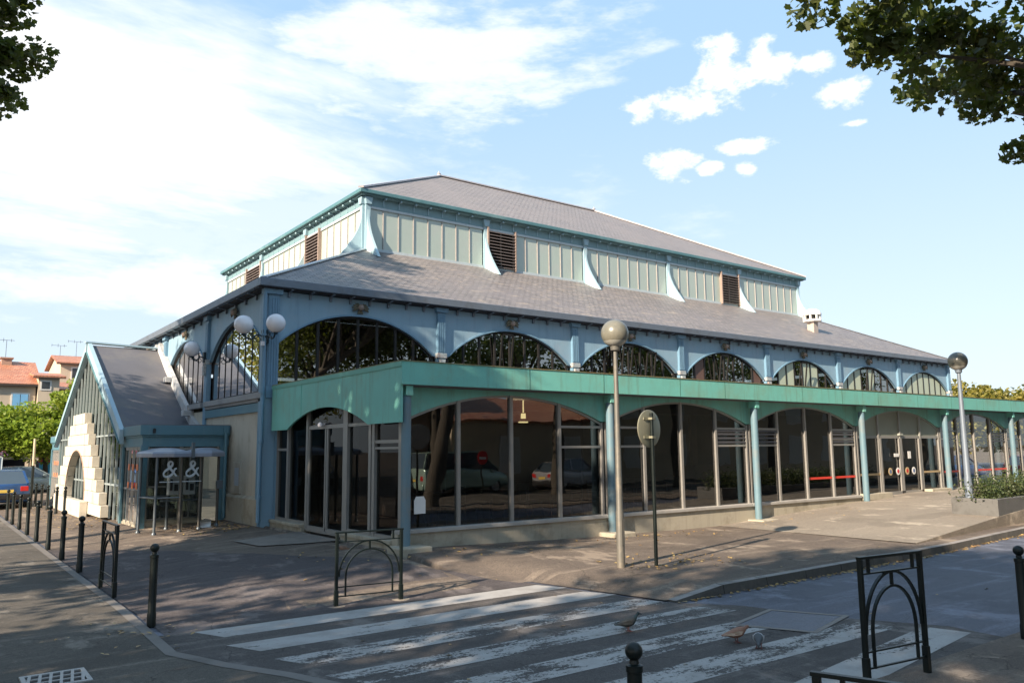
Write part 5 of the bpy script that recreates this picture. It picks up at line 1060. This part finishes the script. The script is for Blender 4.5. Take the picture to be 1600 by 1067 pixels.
# ================================================================== CARS
def car(name, label, loc_, rz, paintc, kind='hatch', group='parked cars', plate=(.7,.5,.1)):
    t = proto(name, label, 'van' if kind == 'van' else 'car', group); W = .84 if kind != 'van' else .92
    pm = mat('car_'+label.split()[0]+str(int(paintc[2]*1000)), paintc, .22, .3, var=.03, spec=.7)
    # cross sections along x (rear at x = 0, nose at x = L): x, half width, z of waist, roof z, roof half width
    if kind == 'hatch': S = [(0,.70,.45,.88),(.04,.80,.32,.93),(.25,.84,.25,.95),(1.2,.85,.22,.92),(2.4,.85,.22,.90),(3.2,.84,.23,.86),(3.75,.78,.28,.76),(3.95,.66,.38,.66)]; G = [(.06,.93,.70),(.62,1.38,.60),(1.2,1.43,.60),(2.0,1.40,.60),(2.85,.89,.70)]
    elif kind == 'van': S = [(0,.80,.4,1.1),(.05,.90,.32,1.15),(.3,.92,.28,1.15),(2.5,.93,.26,1.12),(3.8,.92,.28,1.05),(4.4,.84,.32,.85),(4.55,.7,.4,.7)]; G = [(.04,1.15,.86),(.18,1.86,.80),(1.2,1.92,.80),(3.1,1.86,.78),(3.95,1.05,.82)]
    else: S = [(0,.72,.42,.86),(.06,.82,.32,.90),(.7,.86,.25,.93),(1.5,.87,.22,.92),(2.9,.87,.22,.90),(3.7,.86,.23,.84),(4.3,.8,.3,.72),(4.45,.66,.4,.62)]; G = [(.62,.93,.72),(1.25,1.38,.60),(1.9,1.42,.60),(2.6,1.38,.60),(3.4,.90,.70)]
    mb = MB(); V = []; F = []; m = 10
    for x, hw_, z0, z1 in S: V += [(x, hw_*.86, z0), (x, hw_, z0+.08), (x, hw_*1.01, (z0+z1)/2), (x, hw_*.97, z1-.1), (x, hw_*.86, z1), (x, -hw_*.86, z1), (x, -hw_*.97, z1-.1), (x, -hw_*1.01, (z0+z1)/2), (x, -hw_, z0+.08), (x, -hw_*.86, z0)]
    for i in range(len(S)-1): F += [(i*m+j, i*m+(j+1)%m, (i+1)*m+(j+1)%m, (i+1)*m+j) for j in range(m)]
    F += [tuple(range(m))[::-1], tuple(range((len(S)-1)*m, len(S)*m))]; obj('body', mb.add(V, F), pm, t, smooth=True, bevel=.02)
    mb = MB(); V = []; F = []
    for x, z, w_ in G: V += [(x, W*.98*(w_/.72)*.98 if z < 1.1 else w_, z-(.03 if z < 1.2 and kind != 'van' else .03)), (x, -(W*.98*(w_/.72)*.98 if z < 1.1 else w_), z-.03)]
    # greenhouse: side, roof and sloping screens as one shell
    g0 = S; low = lambda x: pw(x, [(s[0], s[3]) for s in S])-.02; V = []; 
    for x, z, w_ in G: lw = pw(x, [(s[0], s[1]*.88) for s in S]); V += [(x, lw, min(low(x), z)), (x, w_, z), (x, -w_, z), (x, -lw, min(low(x), z))]
    for i in range(len(G)-1): F += [(i*4+j, i*4+j+1, (i+1)*4+j+1, (i+1)*4+j) for j in range(3)]
    ca = obj('cabin', mb.__class__().add(V, F), mat('car_glass', (.05,.07,.09), .08, spec=1.), t)
    mb = MB(); R = [(x, z, w_) for x, z, w_ in G if z > 1.2]
    mb.add([p for x, z, w_ in R for p in ((x, w_+.01, z+.012), (x, -w_-.01, z+.012), (x, w_+.012, z-.06), (x, -w_-.012, z-.06))], [f for i in range(len(R)-1) for f in ((i*4, i*4+1, i*4+5, i*4+4), (i*4, i*4+4, i*4+6, i*4+2), (i*4+1, i*4+3, i*4+7, i*4+5))]+[(0,2,3,1)]); obj('roof', mb, pm, t)
    for s in (-1, 1):
        for i in range(len(G)-1):
            (x, z, w_), (x2, z2, w2) = G[i], G[i+1]
            if (z < 1.2) != (z2 < 1.2): obj('pillar', MB().bar((x, s*(w_ if z > 1.2 else pw(x, [(q_[0], q_[1]*.88) for q_ in S])), z), (x2, s*(w2 if z2 > 1.2 else pw(x2, [(q_[0], q_[1]*.88) for q_ in S])), z2), .07, .04), pm, t)
        xm = (G[1][0]+G[-2][0])/2; obj('pillar', MB().bar((xm, s*(pw(xm, [(q_[0], q_[1]*.88) for q_ in S])+.005), low(xm)), (xm, s*(G[2][2]+.005), 1.38 if kind != 'van' else 1.85), .07, .03), pm, t)
    Lx = S[-1][0]
    for x in (.68, Lx-.72):
        for s in (-1, 1):
            wc = MB(); wc.lathe((x, s*(W-.10)-.0, .31), [(.20,-.09),(.305,-.08),(.31,0),(.305,.08),(.20,.09)], 22, 'y'); wh = obj('wheel', wc, M_RUBBER, t, smooth=True)
            wc = MB(); wc.lathe((x, s*(W-.10)+s*.085, .31), [(.02,s*.01),(.19,s*.012),(.21,0)], 16, 'y'); obj('rim', wc, mat('rim_metal', (.45,.45,.45), .35, .7), wh)
    for s in (-1, 1):
        obj('tail_light', MB().box(-.012 if kind != 'van' else -.01, .12, s*.60-.13, s*.60+.13, .66, .84), mat('tail_red', (.5,.02,.02), .2), t, bevel=.02); obj('headlight', MB().box(Lx-.22, Lx-.05, s*.52-.13, s*.52+.13, .56, .68), M_WHITE, t, bevel=.03)
        obj('mirror', MB().box(G[-1][0]-.45, G[-1][0]-.32, s*.90-.06, s*.90+.06, .95, 1.06), pm, t, bevel=.02)
    obj('rear_bumper', MB().box(-.06, .1, -.78, .78, .36, .56), pm if kind != 'hatch' else M_BLACK, t, bevel=.04); obj('number_plate', MB().box(-.075 if kind != 'x' else 0, -.062, -.26, .26, .585, .69) if False else MB().box(-.03, -.012, -.26, .26, .62, .73), mat('plate_yellow', plate, .5), t)
    return move(t, loc_, rz)
car('parked_car', 'dark blue hatchback parked behind the bollards, seen from the rear', (-4.0,15.5,0), rad(92), (.03,.09,.24))
car('parked_van', 'white van parked beyond the blue car on the left', (-4.3,24.5,.0), rad(90), (.62,.66,.62), 'van')
car('parked_car', 'grey green car parked crosswise beyond the far bollards', (-4.6,27.0,.0), rad(0), (.22,.28,.30), 'sedan')
car('parked_car', 'red car seen through the far gallery glass', (39.0,-1.2,.0), rad(0), (.5,.02,.02), 'hatch')
car('parked_car', 'blue car seen through the far gallery glass', (38.0,2.6,.0), rad(0), (.08,.16,.35), 'sedan')
car('parked_car', 'pale silver car seen through the far gallery glass', (44.0,-1.4,.0), rad(0), (.5,.5,.5), 'hatch')
car('parked_car', 'dark car parked across the street and mirrored in the glass', (6.0,-24.5,.0), rad(0), (.04,.045,.05), 'hatch')
car('parked_van', 'pale green van parked across the street and mirrored in the glass', (11.0,-24.4,.0), rad(0), (.35,.48,.42), 'van')
car('parked_car', 'silver car parked across the street and mirrored in the glass', (17.5,-23.6,.0), rad(0), (.4,.4,.42), 'hatch')
# ================================================================== PIGEONS
def pigeon(label, loc_, rz, body, neck, pitch=0., head_dn=0., tail=None):
    loc_ = (loc_[0], loc_[1], loc_[2])
    t = proto('pigeon', label, 'pigeon', 'pigeons on the ground')
    m1 = mat('feather_'+label.split()[0], body, .7, var=.25, nsc=30); m2 = mat('neck_'+label.split()[0], neck, .5, var=.2, nsc=30)
    ax = [(-.155,.105,.006,.028),(-.11,.108,.012,.034),(-.07,.115,.030,.040),(-.03,.120,.046,.050),(.02,.128,.052,.054),(.06,.138,.046,.046),(.085,.160-head_dn*.3,.030,.032),(.10,.185-head_dn*.6,.021,.023),(.115,.205-head_dn,.020,.020),(.13,.208-head_dn,.016,.016),(.142,.203-head_dn,.006,.006)]
    mb = MB(); V = []; F = []; n = 12
    for i, (x, z, rz_, ry) in enumerate(ax): V += [(x, ry*cos(2*pi*k/n), z+rz_*sin(2*pi*k/n)) for k in range(n)]
    for i in range(len(ax)-1): F += [(i*n+k, i*n+(k+1)%n, (i+1)*n+(k+1)%n, (i+1)*n+k) for k in range(n)]; mb.mi
    F += [tuple(range(n))[::-1], tuple(range((len(ax)-1)*n, len(ax)*n))]; mb.add(V, F); mb.mi = [0 if min(f) < 5*n else 1 for f in mb.f]
    bo_ = obj('body', mb, [m1, m2], t, smooth=True)
    for s in (-1, 1):
        w_ = MB(); w_.add([(.05,s*.047,.145),(.0,s*.056,.15),(-.08,s*.042,.13),(-.15,s*.018,.112),(-.06,s*.050,.105),(.03,s*.054,.115)], [(0,1,2,3,4,5)]); w_.add([(.05,s*.044,.145),(.0,s*.050,.15),(-.08,s*.038,.13),(-.15,s*.014,.112),(-.06,s*.046,.105),(.03,s*.050,.115)], [(5,4,3,2,1,0)]); obj('wing', w_, tail or m1, t)
        lg = MB(); lg.tube([(.0,s*.02,.09),(-.005,s*.022,.055),(.005,s*.022,.033)], [.008,.005,.004], 6); [lg.tube([(.005,s*.022,.034),(.005+.035*cos(a),s*.022+.035*sin(a),.030)], [.004,.002], 5) for a in (-.5,0,.5,3.14)]; obj('leg', lg, mat('pigeon_leg', (.16,.06,.05), .6), t)
        ey = MB(); ey.ball((.122,s*.0165,.210-head_dn), .004, 8, 6); obj('eye', ey, M_BLACK, t)
    bk_ = MB(); bk_.tube([(.138,0,.204-head_dn),(.156,0,.199-head_dn),(.166,0,.190-head_dn)], [.006,.005,.001], 6); obj('beak', bk_, M_BLACK, t)
    move(t, (loc_[0], loc_[1], loc_[2]-.030), rz); t.scale = (1.02,)*3; return t
pigeon('dark pigeon walking on the worn white stripes of the crossing', (-.25,-12.55,.008), rad(-20), (.05,.05,.045), (.02,.035,.03))
pigeon('rusty brown and white pigeon pecking right of the dark pigeon', (.25,-13.62,.008), rad(-25), (.27,.14,.09), (.22,.10,.06), head_dn=.03, tail=mat('pale_wing', (.5,.36,.26), .7))
pigeon('white and grey pigeon facing the camera, rightmost on the crossing', (.24,-13.90,.008), rad(215), (.45,.45,.46), (.08,.09,.1), head_dn=.12)
pigeon('brown pigeon behind the arched barrier before the side door', (-.35,-5.4,.16), rad(150), (.2,.12,.08), (.12,.08,.07))
# ================================================================== FALLEN LEAVES
rng = np.random.default_rng(99); P = []
def sc_pts(n, xf, yf, zf_):
    for _ in range(n): x = xf(); y = yf(x); P.append((x, y, zf_(x, y)+.012))
U = rng.uniform
sc_pts(520, lambda: U(1.4, 16), lambda x: yedge(x)-.17-abs(rng.normal())*.06, lambda x, y: .0)
sc_pts(150, lambda: U(-1.5, 14), lambda x: -6.75-abs(rng.normal())*.5 if x > .3 else U(-7.4,-5), lambda x, y: hg(x, y) if x < 9 else terr(x, y))
sc_pts(420, lambda: -.2-abs(rng.normal())*.8, lambda x: U(-.3, 4), lambda x, y: hg(x, y))
sc_pts(360, lambda: U(-3.6, -2.3), lambda x: U(4.5, 16), lambda x, y: hg(x, y))
sc_pts(35, lambda: U(-3.5, 9), lambda x: U(-15, -7.5), lambda x, y: hg(x, y) if y > ykerb(x) else .0)
sc_pts(120, lambda: U(2.3, 4.6), lambda x: -9.8+rng.normal()*.35, lambda x, y: hg(x, y))
sc_pts(30, lambda: -4.7+rng.normal()*.35, lambda x: -9.6+rng.normal()*.8, lambda x, y: .03)
o = leaf_mesh('fallen_leaves', P, .065, leafmat('dry_leaf', (.30,.17,.06), (.42,.30,.12), (.2,.1,.04), .1), None, nrm_up=2.5); stuff(o)
pc = thing('paper_scrap', 'crumpled white paper lying inside the phone booth base', 'litter', (-.95,1.1,.2)); obj('sheet', MB().add([(-1.1,1.0,.22),(-.85,1.05,.24),(-.8,1.2,.38),(-.95,1.22,.42),(-1.12,1.15,.36)], [(0,1,2,3,4)]).add([(-1.1,1.0,.215),(-.85,1.05,.235),(-.85,.95,.22)], [(0,1,2)]), M_WHITE, pc, fixn=False)
